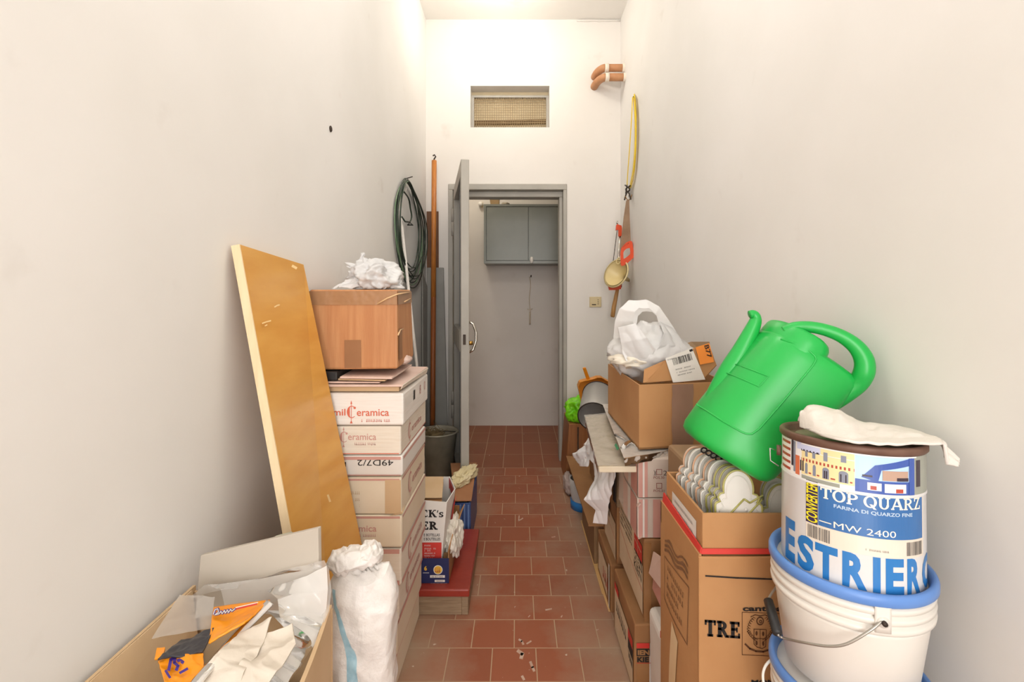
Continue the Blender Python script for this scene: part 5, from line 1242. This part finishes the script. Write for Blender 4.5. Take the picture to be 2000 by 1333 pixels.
# wire bail with black grip
def bp(px, py, ex): p, a = hit(px, py, BC, .118 + ex); return p
w1 = [bp(1722, 1214, .010), bp(1700, 1232, .016), bp(1655, 1258, .02), bp(1618, 1263, .02), bp(1570, 1256, .02), bp(1530, 1247, .02)]
g0, g1 = P(1519, 1240, .865), P(1500, 1172, .93)
w1 += [g0]
w2 = [g1, P(1508, 1158, .945), P(1520, 1142, .97)]
bail_ = MB().tube(sm(w1, 5), .0022, M_WIREB, 8).tube(sm(w2, 4), .0022, M_WIREB, 8).build('bail', b1)
MB().tube([g0 + (g1 - g0) * k for k in (0, .04, .5, .96, 1)], [.005, .0085, .009, .0085, .005], M_BLACK, 12).build('bail_grip', bail_)
b = MB(); p, a = hit(1722, 1212, BC, .122); nrm = V3((sin(a), -cos(a), 0)); b.tube([p - nrm * .006, p + nrm * .007], .009, M_BUCK, 14).tube([p + nrm * .007, p + nrm * .012], .004, M_IRON, 8); 
b.surf(lambda u, v: V3((BC[0] + .1275 * sin(a + (u - .5) * .18), BC[1] - .1275 * cos(a + (u - .5) * .18), p.z - .018 + .055 * v)), 6, 4, M_BUCK, .004); b.build('bail_ear', b1)
w3 = [P(1508, 1288, .94), P(1496, 1300, .93), P(1490, 1318, .92), P(1492, 1340, .91)]
MB().tube(sm(w3, 4), .0025, M_BUCK, 8).build('bail', b2)

# paint can
PC, PR, PZ0, PZ1 = (.607, .894), .1095, ZL - .0183, 1.000
pt = thing('paint_can', 'large paint can with blue label standing on the white buckets', 'paint can', (PC[0], PC[1], PZ0))
M_CANW = mat('white_can_enamel', (222, 220, 218), (226, 224, 222), rough=.28); M_CANB = mat('dull_tin', (120, 116, 110), rough=.35, metal=.7); M_RUST = mat('rusty_rim', (104, 74, 60), (130, 100, 84), rough=.55, metal=.3, scale=14)
H = PZ1 - PZ0
MB().lathe([(PR - .004, 0), (PR - .001, .002), (PR, .006), (PR, H - .075), (PR + .0012, H - .073), (PR + .0012, H - .070), (PR, H - .068), (PR, H - .004)], (PC[0], PC[1], PZ0), M_CANW, 96, close=False).lathe([(0, 0), (PR - .004, 0)], (PC[0], PC[1], PZ0), M_CANW, 96, close=False).build('can_body', pt)
MB().lathe([(PR - .006, H - .007), (PR + .001, H - .007), (PR + .002, H - .006), (PR + .0045, H - .003), (PR + .0045, H + .004), (PR + .002, H + .007), (PR - .003, H + .007), (PR - .006, H + .003), (PR - .008, H - .008)], (PC[0], PC[1], PZ0), M_RUST, 96).build('rim', pt)
MB().lathe([(0, H - .004), (PR - .022, H - .004), (PR - .018, H - .010), (PR - .008, H - .010), (PR - .007, H - .004)], (PC[0], PC[1], PZ0), mat('dusty_lid', (120, 108, 88), (146, 132, 108), rough=.6, metal=.2, scale=10), 72, close=False).build('lid', pt)
p, a = hit(1522, 884, PC, PR); b = MB(); nv_ = V3((sin(a), -cos(a), 0)); b.tube([p - nv_ * .002, p + nv_ * .006], .010, M_RUST, 12).tube([p + nv_ * .008 + V3((0, 0, -.001)), p + nv_ * .014 + V3((-.004, 0, .002)), p + nv_ * .014 + V3((-.003, 0, -.022)), p + nv_ * .004 + V3((0, -.004, -.03))], .0014, M_WIREB, 6); b.build('bail_ear', pt)
CZ = (PC[0], PC[1], 0.0)
def cs(px, py): p, a = hit(px, py, PC, PR); return a * PR, p.z
lb = MB()
sY0 = cs(1574, 990)[0]; sY1 = cs(1598, 1000)[0]; sB1 = cs(1801, 1015)[0]
zt_ = PZ0 + H - .0705; zb_l = cs(1640, 1050)[1]; zs_ = cs(1690, 1096)[1]
lb.wrap(rect2d(sY0, zs_, sB1 + .004, zt_ + .002), CZ, PR, mat('cream_label', (224, 212, 194), (230, 218, 202), rough=.4), off=.0004)
lb.wrap(rect2d(sY1, zb_l, sB1, zt_), CZ, PR, M_BLUEP, off=.0008)
lb.wrap(rect2d(sY0, zb_l - .001, sY1 - .0008, zt_ + .002), CZ, PR, mat('dark_purple_label', (56, 40, 76), rough=.4), off=.0008)
vs, fs = fit2d(text2d('CONVERTER', .02, .12), 0, 0, (zt_ - zb_l) * .97, (sY1 - sY0) * .92)
lb.wrap(([(sY1 - .001 - v[1], zb_l + .001 + v[0]) for v in vs], fs), CZ, PR, mat('yellow_print', (240, 222, 40), rough=.4), off=.0013)
M_CRP = mat('cream_print', (236, 228, 214), rough=.4)
hz_ = zt_ - zb_l; sw = sB1 - sY1
lb.wrap(fit2d(slab2d('TOP QUARZ', .05, .19, .11), sY1 + sw * .02, zb_l + hz_ * .66, sB1 - sw * .05, zb_l + hz_ * .965), CZ, PR, M_CRP, off=.0013)
M_PALEB = mat('pale_blue_print', (176, 196, 216), rough=.4)
lb.wrap(fit2d(text2d('FARINA DI QUARZO FINE', .03), sY1 + sw * .14, zb_l + hz_ * .52, sB1 - sw * .16, zb_l + hz_ * .62), CZ, PR, M_PALEB, off=.0013)
lb.wrap(fit2d(text2d('MW 2400', 0.0), sY1 + sw * .14, zb_l + hz_ * .05, sY1 + sw * .66, zb_l + hz_ * .20), CZ, PR, M_CRP, off=.0013)
lb.wrap(rect2d(sY1 + sw * .01, zb_l + hz_ * .11, sY1 + sw * .12, zb_l + hz_ * .135), CZ, PR, M_CRP, off=.0013)
rnd = random.Random(9); M_GRI = mat('grey_barcode', (110, 104, 98), rough=.5)
for s0, s1 in ((.02, .20), (.80, .99)):
    x = s0
    while x < s1: wd = rnd.choice((.004, .007, .011)); lb.wrap(rect2d(sY0 + (sB1 - sY0) * x, zs_ + .004, sY0 + (sB1 - sY0) * (x + wd), zb_l - .004), CZ, PR, M_GRI, off=.0009); x += wd + rnd.choice((.004, .007))
lb.wrap(ticks2d(sY1 + sw * .40, zs_ + .008, sY1 + sw * .60, zs_ + .011, 2), CZ, PR, M_GRI, off=.0009)
lb.build('label', pt)
# big blue lettering round the foot
b = MB(); M_BL2 = mat('bright_blue_lettering', (38, 116, 184), (44, 122, 190), rough=.3)
zl0, zl1 = PZ0 + .006, zs_ - .001
for ch, x0, x1 in (('E', 1536, 1553), ('S', 1558, 1590), ('T', 1592, 1636), ('R', 1645, 1694), ('I', 1705, 1720), ('E', 1730, 1766), ('R', 1772, 1797), ('O', 1801, 1812)):
    s0, s1 = cs(x0, 1100)[0], cs(x1, 1100)[0]
    if ch == 'O': s1 = s0 + .05
    if ch == 'E' and x0 < 1600: s0 = s1 - .03
    b.wrap(fit2d(text2d(ch, .045), s0, zl0, s1, zl1 + (.018 if x1 < 1556 else .003 if x1 < 1600 else 0)), CZ, PR, M_BL2, off=.00035 if x1 >= 1600 else .0006)
b.build('lettering', pt)
# printed street band
b = MB(); zb0, zb1 = PZ0 + H - .0685, PZ0 + H - .007; hb_ = zb1 - zb0
def band(px0, px1, v0, v1, m, off=.0006):
    s0, s1 = cs(px0, 930)[0] if px0 > 1530 else -.205, cs(px1, 930)[0] if px1 > 1530 else -.19
    b.wrap(rect2d(s0, zb0 + hb_ * v0, s1, zb0 + hb_ * v1), CZ, PR, m, off=off)
pc = lambda n, *c: mat(n, *c, rough=.35)
C_SKY = pc('print_sky', (176, 206, 232)); C_CRM = pc('print_cream_wall', (232, 214, 160)); C_RED = pc('print_brick', (172, 72, 56)); C_ORG = pc('print_terracotta', (206, 110, 74))
C_WIN = pc('print_window_grey', (132, 136, 150)); C_DK = pc('print_dark', (56, 44, 54)); C_BLU = pc('print_cobalt', (62, 88, 160)); C_WHT = pc('print_white', (232, 228, 224)); C_LIL = pc('print_lilac', (196, 200, 226)); C_GRYB = pc('print_grey', (150, 152, 140))
band(1500, 1829, 0, 1, C_WHT, .0004)
for k in range(5): band(1527, 1543, .08 + k * .19, .16 + k * .19, C_RED)
band(1545, 1549, .25, 1, C_DK); band(1549, 1553, .1, .98, C_WIN); band(1553, 1561, .05, .6, C_ORG)
band(1556, 1602, .8, 1, C_LIL); band(1565, 1669, .12, .78, C_CRM); band(1564, 1669, .50, .58, C_RED); band(1564, 1600, .78, .83, C_DK); band(1600, 1669, .80, .97, C_CRM)
band(1562, 1569, .2, .5, C_DK); band(1565, 1640, .0, .10, C_GRYB); band(1640, 1669, .0, .1, C_WHT)
for x0, x1 in ((1572, 1577), (1586, 1592), (1608, 1616), (1642, 1653)): band(x0, x1, .64 if x0 < 1640 else .70, .80 if x0 < 1600 else .88, C_WIN, .0009)
for x0, x1 in ((1572, 1577), (1587, 1593), (1606, 1619), (1638, 1657)):
    band(x0, x1, .16, .40, C_WIN, .0009)
    s0, s1 = cs(x0, 930)[0], cs(x1, 930)[0]; b.wrap(disc2d((s0 + s1) / 2, zb0 + hb_ * .40, (s1 - s0) / 2, hb_ * .07, 14), CZ, PR, C_WIN, off=.0008)
    if x1 - x0 > 10: band(x0 + 3, x0 + 5.5, .17, .38, C_DK, .0012); band(x1 - 6, x1 - 3.5, .17, .38, C_DK, .0012)
for x0, x1 in ((1579, 1584), (1595, 1600), (1622, 1631), (1660, 1665)): band(x0, x1, .18, .22, C_RED, .0009)
band(1670, 1785, 0, 1, C_SKY); band(1670, 1786, 0, .34, C_BLU, .0008)
sA = [cs(x, 930)[0] for x in (1682, 1715, 1782, 1782, 1722, 1716)]
b.wrap(([(sA[0], zb0 + hb_ * .40), (sA[1], zb0 + hb_ * .30), (sA[4], zb0 + hb_ * .62), (sA[2], zb0 + hb_ * .78), (sA[3], zb0 + hb_ * .97), (sA[1] - .004, zb0 + hb_ * .74)], [(0, 1, 2, 3, 4, 5)]), CZ, PR, C_BLU, off=.0010)
band(1724, 1774, .36, .62, pc('print_tan', (176, 146, 128)), .0012); band(1752, 1774, .36, .45, C_DK, .0016); band(1694, 1722, .08, .28, C_WHT, .0012); band(1728, 1770, .05, .28, C_WHT, .0012); band(1700, 1712, .1, .2, C_RED, .0016); band(1750, 1764, .06, .16, C_RED, .0016); band(1684, 1704, .42, .47, C_DK, .0014)
band(1776, 1786, .0, .96, C_BLU, .0014); band(1786, 1812, 0, 1, C_GRYB, .0006); band(1790, 1798, .2, .9, C_DK, .0009)
band(1565, 1790, .965, 1, C_WHT, .0014)
b.build('picture_band', pt)
# white cloth thrown over the can
away = V3((PC[0], PC[1], 0)).normalized(); pt.rotation_euler = Matrix.Rotation(radians(4), 3, V3((0, 0, 1)).cross(away)).to_euler()   # the can leans back a little
cb_e = sm([P(*k) for k in ((1562, 826, .93), (1588, 798, .94), (1640, 812, .955), (1690, 833, .965), (1770, 840, .93), (1832, 868, .87), (1872, 908, .828))], 6)
cf_e = sm([P(*k) for k in ((1566, 842, .91), (1602, 870, .845), (1650, 874, .795), (1700, 888, .783), (1752, 892, .783), (1806, 899, .80), (1868, 914, .815))], 6)
def cl(u, v):
    A, B = lerp_poly(cb_e, u), lerp_poly(cf_e, u); p = A * (1 - v) + B * v; s = sin(pi * v)
    q = V3((u * 4.6, v * 1.8 + u * 2.2, 0)); n = rdg(q, 1.0, 5) * .6 + rdg(q, 2.3, 7) * .35 + nz(q, 5, 1) * .12
    p = p + V3((0, 0, .016 * s * (1.1 - u) + .012 * n * (.3 + .7 * s))) + V3((.003 * n, .004 * n, 0))
    rel = (p - V3((PC[0], PC[1], 0))); rr = sqrt(rel.x ** 2 + rel.y ** 2)
    if rr < PR + .022: p.z = max(p.z, PZ0 + (PZ1 + .0115 - PZ0) - math.tan(radians(4)) * V3((rel.x, rel.y, 0)).dot(away) + .002 + .002 * n)
    if p.x > RX - .015: p.x = RX - .015
    return p
MB().surf(cl, 100, 44, mat('white_cotton', (226, 218, 208), (232, 225, 216), rough=.85, bump=.2, bscale=200), .004).build('white_cloth', label='crumpled white cloth thrown over the top of paint can', cat='cloth')

# ------------------------------------------------------------------ tools on the right wall
yt = thing('yellow_strap', 'yellow flat strap hung doubled on a nail on right wall', 'strap', PX(1237, 190, RX - .01) )
M_YEL = mat('yellow_strap_plastic', (236, 200, 10), (242, 210, 24), rough=.35)
def onw(px, py, o): return PX(px, py, RX - o)
def strap(pxs, wd, o, name):
    c = sm([onw(x, y, o) for x, y in pxs], 6); b = MB(); n = len(c) - 1
    def f(u, v):
        k = u * n; i = min(int(k), n - 1); p = c[i] * (1 - (k - i)) + c[i + 1] * (k - i); return p + V3((0, (v - .5) * wd, 0))
    return b.surf(f, n, 2, M_YEL, .003).build(name, yt)
strap([(1236, 190), (1234, 230), (1230, 290), (1226, 345), (1225, 362)], .018, .03, 'strap_half')
strap([(1238, 188), (1241, 230), (1241, 280), (1238, 325), (1234, 350), (1230, 368)], .036, .02, 'strap_half')
strap([(1239, 184), (1242, 205), (1243, 250), (1242, 300), (1238, 345), (1232, 368)], .02, .008, 'strap_half')
MB().tube([onw(1237, 189, 0), onw(1237, 189, .06)], .003, M_IRON, 6).build('nail', yt)
MB().tube([onw(1225, 360, .03), onw(1224, 368, .03), onw(1222, 378, .032), onw(1226, 374, .03)], .004, M_IRON, 6).build('strap_hook', yt)
pn_ = thing('pincers', 'rusty pincers hooked on the yellow strap above the saw', 'pincers', onw(1227, 375, .025))
for s in (-1, 1):
    MB().tube(sm([onw(1226 + 5 * s, 362 if s < 0 else 363, .025), onw(1226 - 4 * s, 370, .025), onw(1226 + 2 * s, 377, .028), onw(1226 + 5 * s, 386, .028), onw(1226 + 6 * s, 390, .026)], 4), [.005] * 16 + [.006], M_IRON, 8).build('pincer_arm', pn_)
sw_ = thing('hand_saw', 'hand saw with orange red handle hanging on right wall', 'saw', onw(1224, 520, .03))
M_SAWB = mat('rusty_saw_blade', (132, 104, 80), (158, 130, 104), rough=.45, metal=.4, scale=9)
d = 3.30
def flat(pxs, d_, th, m, name, par): return MB().poly([P(x, y, d_) for x, y in pxs], (0, th, 0), m).build(name, par)
flat([(1223, 392), (1227, 390), (1229, 392), (1230, 425), (1232, 472), (1228, 476), (1214, 492), (1211, 500), (1213, 470), (1218, 425)], 3.30, .0025, M_SAWB, 'blade', sw_)
M_ORR = mat('orange_red_plastic', (224, 74, 26), (232, 84, 34), rough=.4)
out = [(1214, 484), (1222, 475), (1229, 471), (1234.5, 471), (1236, 480), (1238.5, 498), (1238, 503), (1226, 514), (1217, 520), (1213, 520), (1212, 514), (1211.5, 495)]
inn = [(1219, 490), (1224, 486), (1230, 484.5), (1231, 492), (1230.5, 497), (1222, 504), (1218, 506), (1217.5, 500), (1217.5, 494)]
# ring between outer and inner outlines
def resamp(p, n):
    p = p + [p[0]]; L = [0]
    for a, c in zip(p[:-1], p[1:]): L.append(L[-1] + sqrt((a[0] - c[0]) ** 2 + (a[1] - c[1]) ** 2))
    o = []
    for i in range(n):
        t = L[-1] * i / n
        for k in range(len(L) - 1):
            if L[k] <= t <= L[k + 1]: f = (t - L[k]) / (L[k + 1] - L[k] or 1); o.append((p[k][0] + (p[k + 1][0] - p[k][0]) * f, p[k][1] + (p[k + 1][1] - p[k][1]) * f)); break
    return o
N_ = 36; A_ = resamp(out, N_); cxm, cym = 1224.3, 495
B_ = []
ri = resamp(inn, 72)
for x, y in A_:
    an = math.atan2(y - cym, x - cxm); B_.append(min(ri, key=lambda q: abs((math.atan2(q[1] - cym, q[0] - cxm) - an + pi) % (2 * pi) - pi)))
vs = [P(x, y, 3.288) for x, y in A_] + [P(x, y, 3.288) for x, y in B_] + [P(x, y, 3.318) for x, y in A_] + [P(x, y, 3.318) for x, y in B_]; fs = []
for i in range(N_):
    j = (i + 1) % N_; fs += [(i, j, N_ + j, N_ + i), (2 * N_ + i, 3 * N_ + i, 3 * N_ + j, 2 * N_ + j), (i, 2 * N_ + i, 2 * N_ + j, j), (N_ + i, N_ + j, 3 * N_ + j, 3 * N_ + i)]
b = MB().add(vs, fs, M_ORR)
for k in range(5): b.decal(ticks2d(1216 + k * 2.6, 483.5 - k * 1.6, 1218 + k * 2.6, 479.8 - k * 1.6, k), lambda a, c: P(a, c, 3.2865), mat('dark_orange_print', (150, 36, 16)))
b.build('saw_handle', sw_)
MB().tube([onw(1228, 383, .0), onw(1228, 383, .05)], .003, M_IRON, 6).tube(sm([P(1221, 383, 3.31), P(1224, 389, 3.31), P(1228, 391, 3.31), P(1232, 387, 3.31), P(1234, 380, 3.31)], 4), .003, mat('brass_wire', (150, 110, 60), rough=.4, metal=.6), 6).build('hanging_wire', sw_)
bs = thing('bow_saw', 'small bow saw with red ends behind the funnel', 'saw', P(1205, 568, 3.45))
flat([(1204, 440), (1206, 438), (1214, 441), (1215, 446), (1214, 461), (1208.5, 462), (1208, 449), (1203, 450)], 3.44, .02, M_ORR, 'upper_end', bs)
flat([(1188, 557), (1196, 560), (1208, 555), (1214, 556), (1213, 565), (1203, 567), (1194, 567), (1190, 567)], 3.44, .02, M_ORR, 'lower_end', bs)
MB().tube([P(1211.5, 460, 3.45), P(1208, 500, 3.45), P(1207, 558, 3.45)], .008, M_CHROME, 10).build('frame_tube', bs)
MB().tube([P(1205.5, 448, 3.45), P(1199, 500, 3.45), P(1192, 560, 3.45)], .0025, M_IRON, 6).build('saw_blade', bs)
MB().tube([P(1205.5, 438, 3.45), P(1205.5, 432, 3.45)], .006, M_CHROME, 8).build('wing_nut', bs)
hm = thing('hammer', 'hammer with pale wooden handle hanging head up behind funnel', 'hammer', P(1198, 620, 3.48))
MB().tube([P(1207, 560, 3.47), P(1204, 575, 3.47), P(1199, 600, 3.47), P(1196.5, 618, 3.47), P(1196, 620, 3.47)], [.017, .019, .022, .022, .016], mat('tan_wood_handle', (176, 128, 70), (196, 148, 90), rough=.45, scale=10, stretch=(8, 8, 1)), 14, flat=.7).build('shaft', hm)
MB().box(P(1200, 560, 3.47).x, P(1214, 560, 3.47).x, 3.455, 3.49, P(1207, 562, 3.47).z, P(1207, 548, 3.47).z, M_IRON, .004).build('hammer_head', hm)
fu = thing('funnel', 'cream plastic funnel hanging under the hand saw handle', 'funnel', P(1206, 560, 3.33))
M_FUN = mat('cream_plastic', (226, 206, 150), (232, 214, 162), rough=.35)
fc = P(1203, 534, 3.33); axf = (P(1236, 552, 3.44) - fc).normalized(); XF = axf.to_track_quat('Z', 'Y').to_matrix().to_4x4()
MB().lathe([(.097, -.004), (.104, -.002), (.104, .004), (.090, .012), (.045, .055), (.022, .078), (.019, .082), (.012, .145), (.009, .145), (.015, .08), (.04, .055), (.082, .010), (.090, -.002)], fc, M_FUN, 40, xf=XF, close=False).build('cone', fu)
MB().tube([fc + (XF @ V3((.02 * cos(i * .8), .09 + .025 * sin(i * .8), 0))) for i in range(8)], .004, M_FUN, 6, closed=True).build('hang_loop', fu)

# ------------------------------------------------------------------ big cardboard box at lower left
gx0, gx1, gy0, gy1, gz = -.676, -.330, .50, 1.02, .658
GR = .955                                             # the right wall ends nearer than the left one
lb_ = thing('cardboard_box', 'large open cardboard box of plastic and rags at lower left', 'box', (-.5, .76, 0))
b = MB(); th = .006
def rw(u, v):
    y = gy0 + (GR - gy0) * u; return V3((gx1 - .032 * u + .014 * sin(pi * u) * v, y, gz * v - .006 * sin(pi * u) * v))
b.surf(rw, 20, 14, M_CARDL, .007, smooth=False)
b.box(gx0, gx0 + th, gy0, gy1, 0, gz, M_CARDL).box(gx0, gx1, gy0, gy0 + th, 0, gz, M_CARDL)
b.hexa([V3((gx0, gy1 - th, 0)), V3((-.360, GR - th, 0)), V3((-.360, GR, 0)), V3((gx0, gy1, 0)), V3((gx0, gy1 - th, gz - .01)), V3((-.360, GR - th, gz - .008)), V3((-.360, GR, gz - .008)), V3((gx0, gy1, gz - .01))], M_CARDL)
b.box(gx0, gx1 - .03, gy0, GR, 0.0, .006, M_CARDL)
M_BLPR = mat('slate_blue_print', (84, 118, 140), (94, 128, 150), rough=.7)
def rwo(y, z, o=.0035): u = (y - gy0) / (GR - gy0); return rw(u, z / gz) + V3((o, 0, 0))
for k in range(4): b.decal(rect2d(.72 + k * .03, .585 - k * .012, .742 + k * .03, .625 - k * .008, 3, 2), rwo, M_BLPR)
b.build('box_body', lb_)
MB().slab([V3((gx0 + .006, gy0 + .02, gz)), V3((gx0 + .008, gy1 - .02, gz)), V3((gx0 + .03, gy1 - .03, gz - .12)), V3((gx0 + .035, gy0 + .02, gz - .12))], .004, M_CARDL).build('inner_flap', lb_)
# filling that carries what lies on top
MB().blob((-.51, .74, .46), (.140, .215, .13), M_CLOTH, 41, .2, 2.2, 5).build('rag_heap', label='heap of off white rags inside the large lower left box', cat='rags')
gb_ = thing('foam_board', 'grey beige board standing at back of lower left box', 'board', (-.52, .985, .45))
MB().slab([P(380, 1210, .985), P(623, 1160, .940), P(621, 1032, .95), P(391, 1086, .99)], .012, M_FOAM, .002).build('board', gb_)
MB().slab([P(540, 1120, .985), P(600, 1100, .98), P(566, 1042, .985), P(535, 1050, .99)], .008, M_GREENG if False else mat('greenish_grey_foam', (172, 172, 152), (182, 182, 162), rough=.8)).build('backing_piece', gb_)
# packs and plastics
op = thing('snack_pack', 'orange and charcoal printed plastic pack in lower left box', 'pack', (-.5, .85, .62))
def pack(c, m, name, amp, seed): return sheet(name, c, 40, 30, amp, 22, seed, m, None, None, op, th=.003)
pack([(408, 1258, .80), (478, 1218, .82), (528, 1174, .88), (418, 1187, .88)], M_ORANGE, 'front_panel', .004, 3)
pack([(308, 1292, .77), (396, 1278, .78), (418, 1230, .83), (354, 1252, .83)], M_DKFILM, 'charcoal_panel', .006, 6)
pack([(325, 1345, .73), (400, 1335, .74), (396, 1278, .78), (308, 1290, .78)], M_ORANGE, 'lower_panel', .006, 8)
pack([(303, 1290, .78), (320, 1284, .78), (323, 1266, .80), (308, 1268, .80)], M_ORANGE, 'corner_panel', .003, 9)
def plane_at(c):
    c = [P(*k) for k in c]; n = (c[1] - c[0]).cross(c[3] - c[0]).normalized(); o = V3((0, 0, CAMH))
    if n.y > 0: n = -n
    return lambda px, py: (lambda r: o + r * ((c[0] - o).dot(n) / r.dot(n)) + n * .0075)(P(px, py, 1) - o)
f1 = plane_at([(408, 1258, .80), (478, 1218, .82), (528, 1174, .88), (418, 1187, .88)])
b = MB()
scr = [(421, 1207), (424, 1198), (430, 1196), (431, 1203), (424, 1208), (432, 1206), (436, 1201), (438, 1206), (443, 1199), (444, 1205), (449, 1198), (450, 1204), (455, 1197), (457, 1201), (463, 1196)]
b.decal(stroke2d(scr, 4.2), f1, M_PURPLE); b.decal(stroke2d(scr, 1.6), lambda a, c: f1(a, c) + V3((0, -.001, .0005)), M_WHITEP)
b.decal(stroke2d([(464, 1197), (505, 1187)], 3.0), f1, M_RED); b.decal(stroke2d([(464, 1194), (507, 1184)], 1.6), f1, M_WHITEP)
b.build('printed_script', op); b = MB()
f2 = plane_at([(325, 1345, .73), (400, 1335, .74), (396, 1278, .78), (308, 1290, .78)])
for s, wd in (([(330, 1318), (334, 1298), (342, 1293), (341, 1304), (348, 1310), (345, 1318)], 6), ([(348, 1300), (362, 1294), (356, 1304)], 6), ([(352, 1288), (358, 1283), (358, 1278)], 4), ([(364, 1286), (372, 1284), (372, 1277)], 4), ([(324, 1320), (332, 1333)], 5), ([(352, 1324), (366, 1316)], 5)): b.decal(stroke2d(s, wd), f2, M_PURPLE)
b.build('printed_marks', op)
sheet('cloudy_film', [(296, 1250, .84), (412, 1232, .85), (420, 1168, .90), (352, 1166, .92)], 40, 40, .006, 10, 5, M_CLEAR, 'clear film bag rising at left behind the orange pack', 'bag', th=0)
# large clear bag over everything
cbg = thing('clear_plastic_bag', 'large clear plastic bag draped across the lower left box', 'bag', (-.42, .85, .6))
ribbon('bag_film', [(360, 1170, .955), (400, 1140, .955), (430, 1150, .94), (440, 1190, .92), (520, 1190, .87), (560, 1230, .83), (530, 1290, .79), (500, 1340, .74)],
       [(632, 1092, .935), (641, 1110, .935), (646, 1150, .925), (640, 1190, .915), (628, 1225, .90), (610, 1260, .86), (585, 1300, .82), (548, 1345, .77)], 70, 90, .008, 9, 15, M_CLEAR, None, None, cbg, ax=.7, th=0)
ribbon('bag_fold', [(520, 1150, .93), (540, 1165, .90), (545, 1200, .87), (560, 1240, .84), (535, 1290, .79), (500, 1340, .74)],
       [(638, 1105, .93), (640, 1150, .92), (634, 1200, .915), (615, 1250, .865), (585, 1300, .815), (548, 1345, .765)], 50, 80, .009, 12, 21, M_MILKY, None, None, cbg, ax=.6, th=0)
MB().tube(sm([P(*k) for k in ((527, 1178, .873), (500, 1205, .85), (465, 1240, .82), (430, 1280, .78), (395, 1320, .74), (375, 1345, .72))], 6), [.010] * 31, M_MILKY, 10, flat=.5).build('rolled_edge', cbg)
# folded work gloves / cotton rags
for k, (L_, R_, lab_, am, fr_2, sd) in enumerate((
    ([(470, 1240, .82), (430, 1285, .775), (390, 1325, .75), (355, 1360, .72)], [(532, 1218, .835), (515, 1262, .80), (490, 1305, .765), (460, 1360, .73)], 'off white cotton cloth fold, left of the two in the clear bag', .016, 13, 30),
    ([(512, 1245, .815), (488, 1282, .785), (462, 1318, .755), (440, 1360, .725)], [(572, 1222, .83), (578, 1262, .80), (552, 1310, .77), (515, 1360, .735)], 'off white cotton cloth fold, right of the two in the clear bag', .016, 14, 34))):
    ribbon('cotton_cloth', L_, R_, 110, 130, -am * .9, fr_2 * 1.3, sd, M_CLOTH, lab_, 'cloth', None, .0025, ax=.9)

# ------------------------------------------------------------------ woven sack
sk_ = thing('woven_sack', 'slim white woven sack with blue stripe beside lower left box', 'sack', (-.33, 1.10, 0))
SD = 1.105
def sack(u, v):
    a = 2 * pi * u; ca_, sa_ = cos(a), sin(a)
    z = .640 * v + (.010 * sin(a * 2 + 1) + .003 * sin(a * 5)) * max(0, (v - .8) / .2)
    cxp = pX(709, SD) - .004 * (1 - v) + .004 * sin(v * 7); hx = .0745 * (1 - .12 * abs(v - .55)) * (1 if v < .93 else 1 - .28 * ((v - .93) / .07) ** 2); hy = .052 * (1 if v < .8 else 1 - ((v - .8) / .2) ** 2 * .45)
    if v < .04: hx *= .8 + 5 * v; hy *= .8 + 5 * v
    x = hx * math.copysign(abs(ca_) ** .75, ca_); y = hy * math.copysign(abs(sa_) ** .75, sa_)
    g = V3((x * 11 + z * 9, y * 11, z * 11 - x * 12))
    wr = .0045 * rdg(g, .8, 3) + .003 * rdg(V3((x * 14 - z * 4, y * 14, z * 17 + x * 9)), 1, 6) + .0012 * rdg(g, 3.1, 2)
    return V3((cxp, SD, z)) + V3((x, y, 0)) + V3((ca_, sa_ * 1.2, 0)) * wr
def stripe(u, v):
    c = .735 + (1 - v) * .05 - (.13 * ((v - .74) / .26) ** 1.6 if v > .74 else 0)
    return M_STRIPE if abs(u - c) < .0125 else None
b = MB().surf(sack, 180, 150, M_SACK)
def stripe_f(s, t):
    v = .02 + t * .94; c = .735 + (1 - v) * .05 - (.13 * ((v - .74) / .26) ** 1.6 if v > .74 else 0); u = c + (s - .5) * .024
    return sack(u, v) + V3((cos(2 * pi * u), sin(2 * pi * u), 0)) * .0009
b.surf(stripe_f, 6, 150, M_STRIPE)
b.surf(lambda u, v: V3((pX(708, SD), SD, .650)) * (1 - v) + sack(u, 1.0) * v + V3((0, 0, .014 * (1 - v) * rdg((cos(2 * pi * u) * 2.5, sin(2 * pi * u) * 2.5, v * 4), 1, 4))), 80, 10, M_SACK)
b.build('sack_body', sk_)
def crag(n, p): return p + V3((0, 0, .008 * rdg(n, 1.6, 9)))
MB().blob(P(664, 1102, 1.085), (.026, .032, .024), M_SACK, 51, .34, .55, 5, rz(.5), shape=crag).build('folded_mouth', sk_)
MB().blob(P(722, 1086, 1.10), (.026, .030, .024), M_SACK, 57, .38, .6, 5, shape=crag).build('tied_end', sk_)
MB().blob(P(700, 1094, 1.09), (.040, .030, .020), M_SACK, 63, .34, .6, 5, shape=crag).build('gathered_fold', sk_)
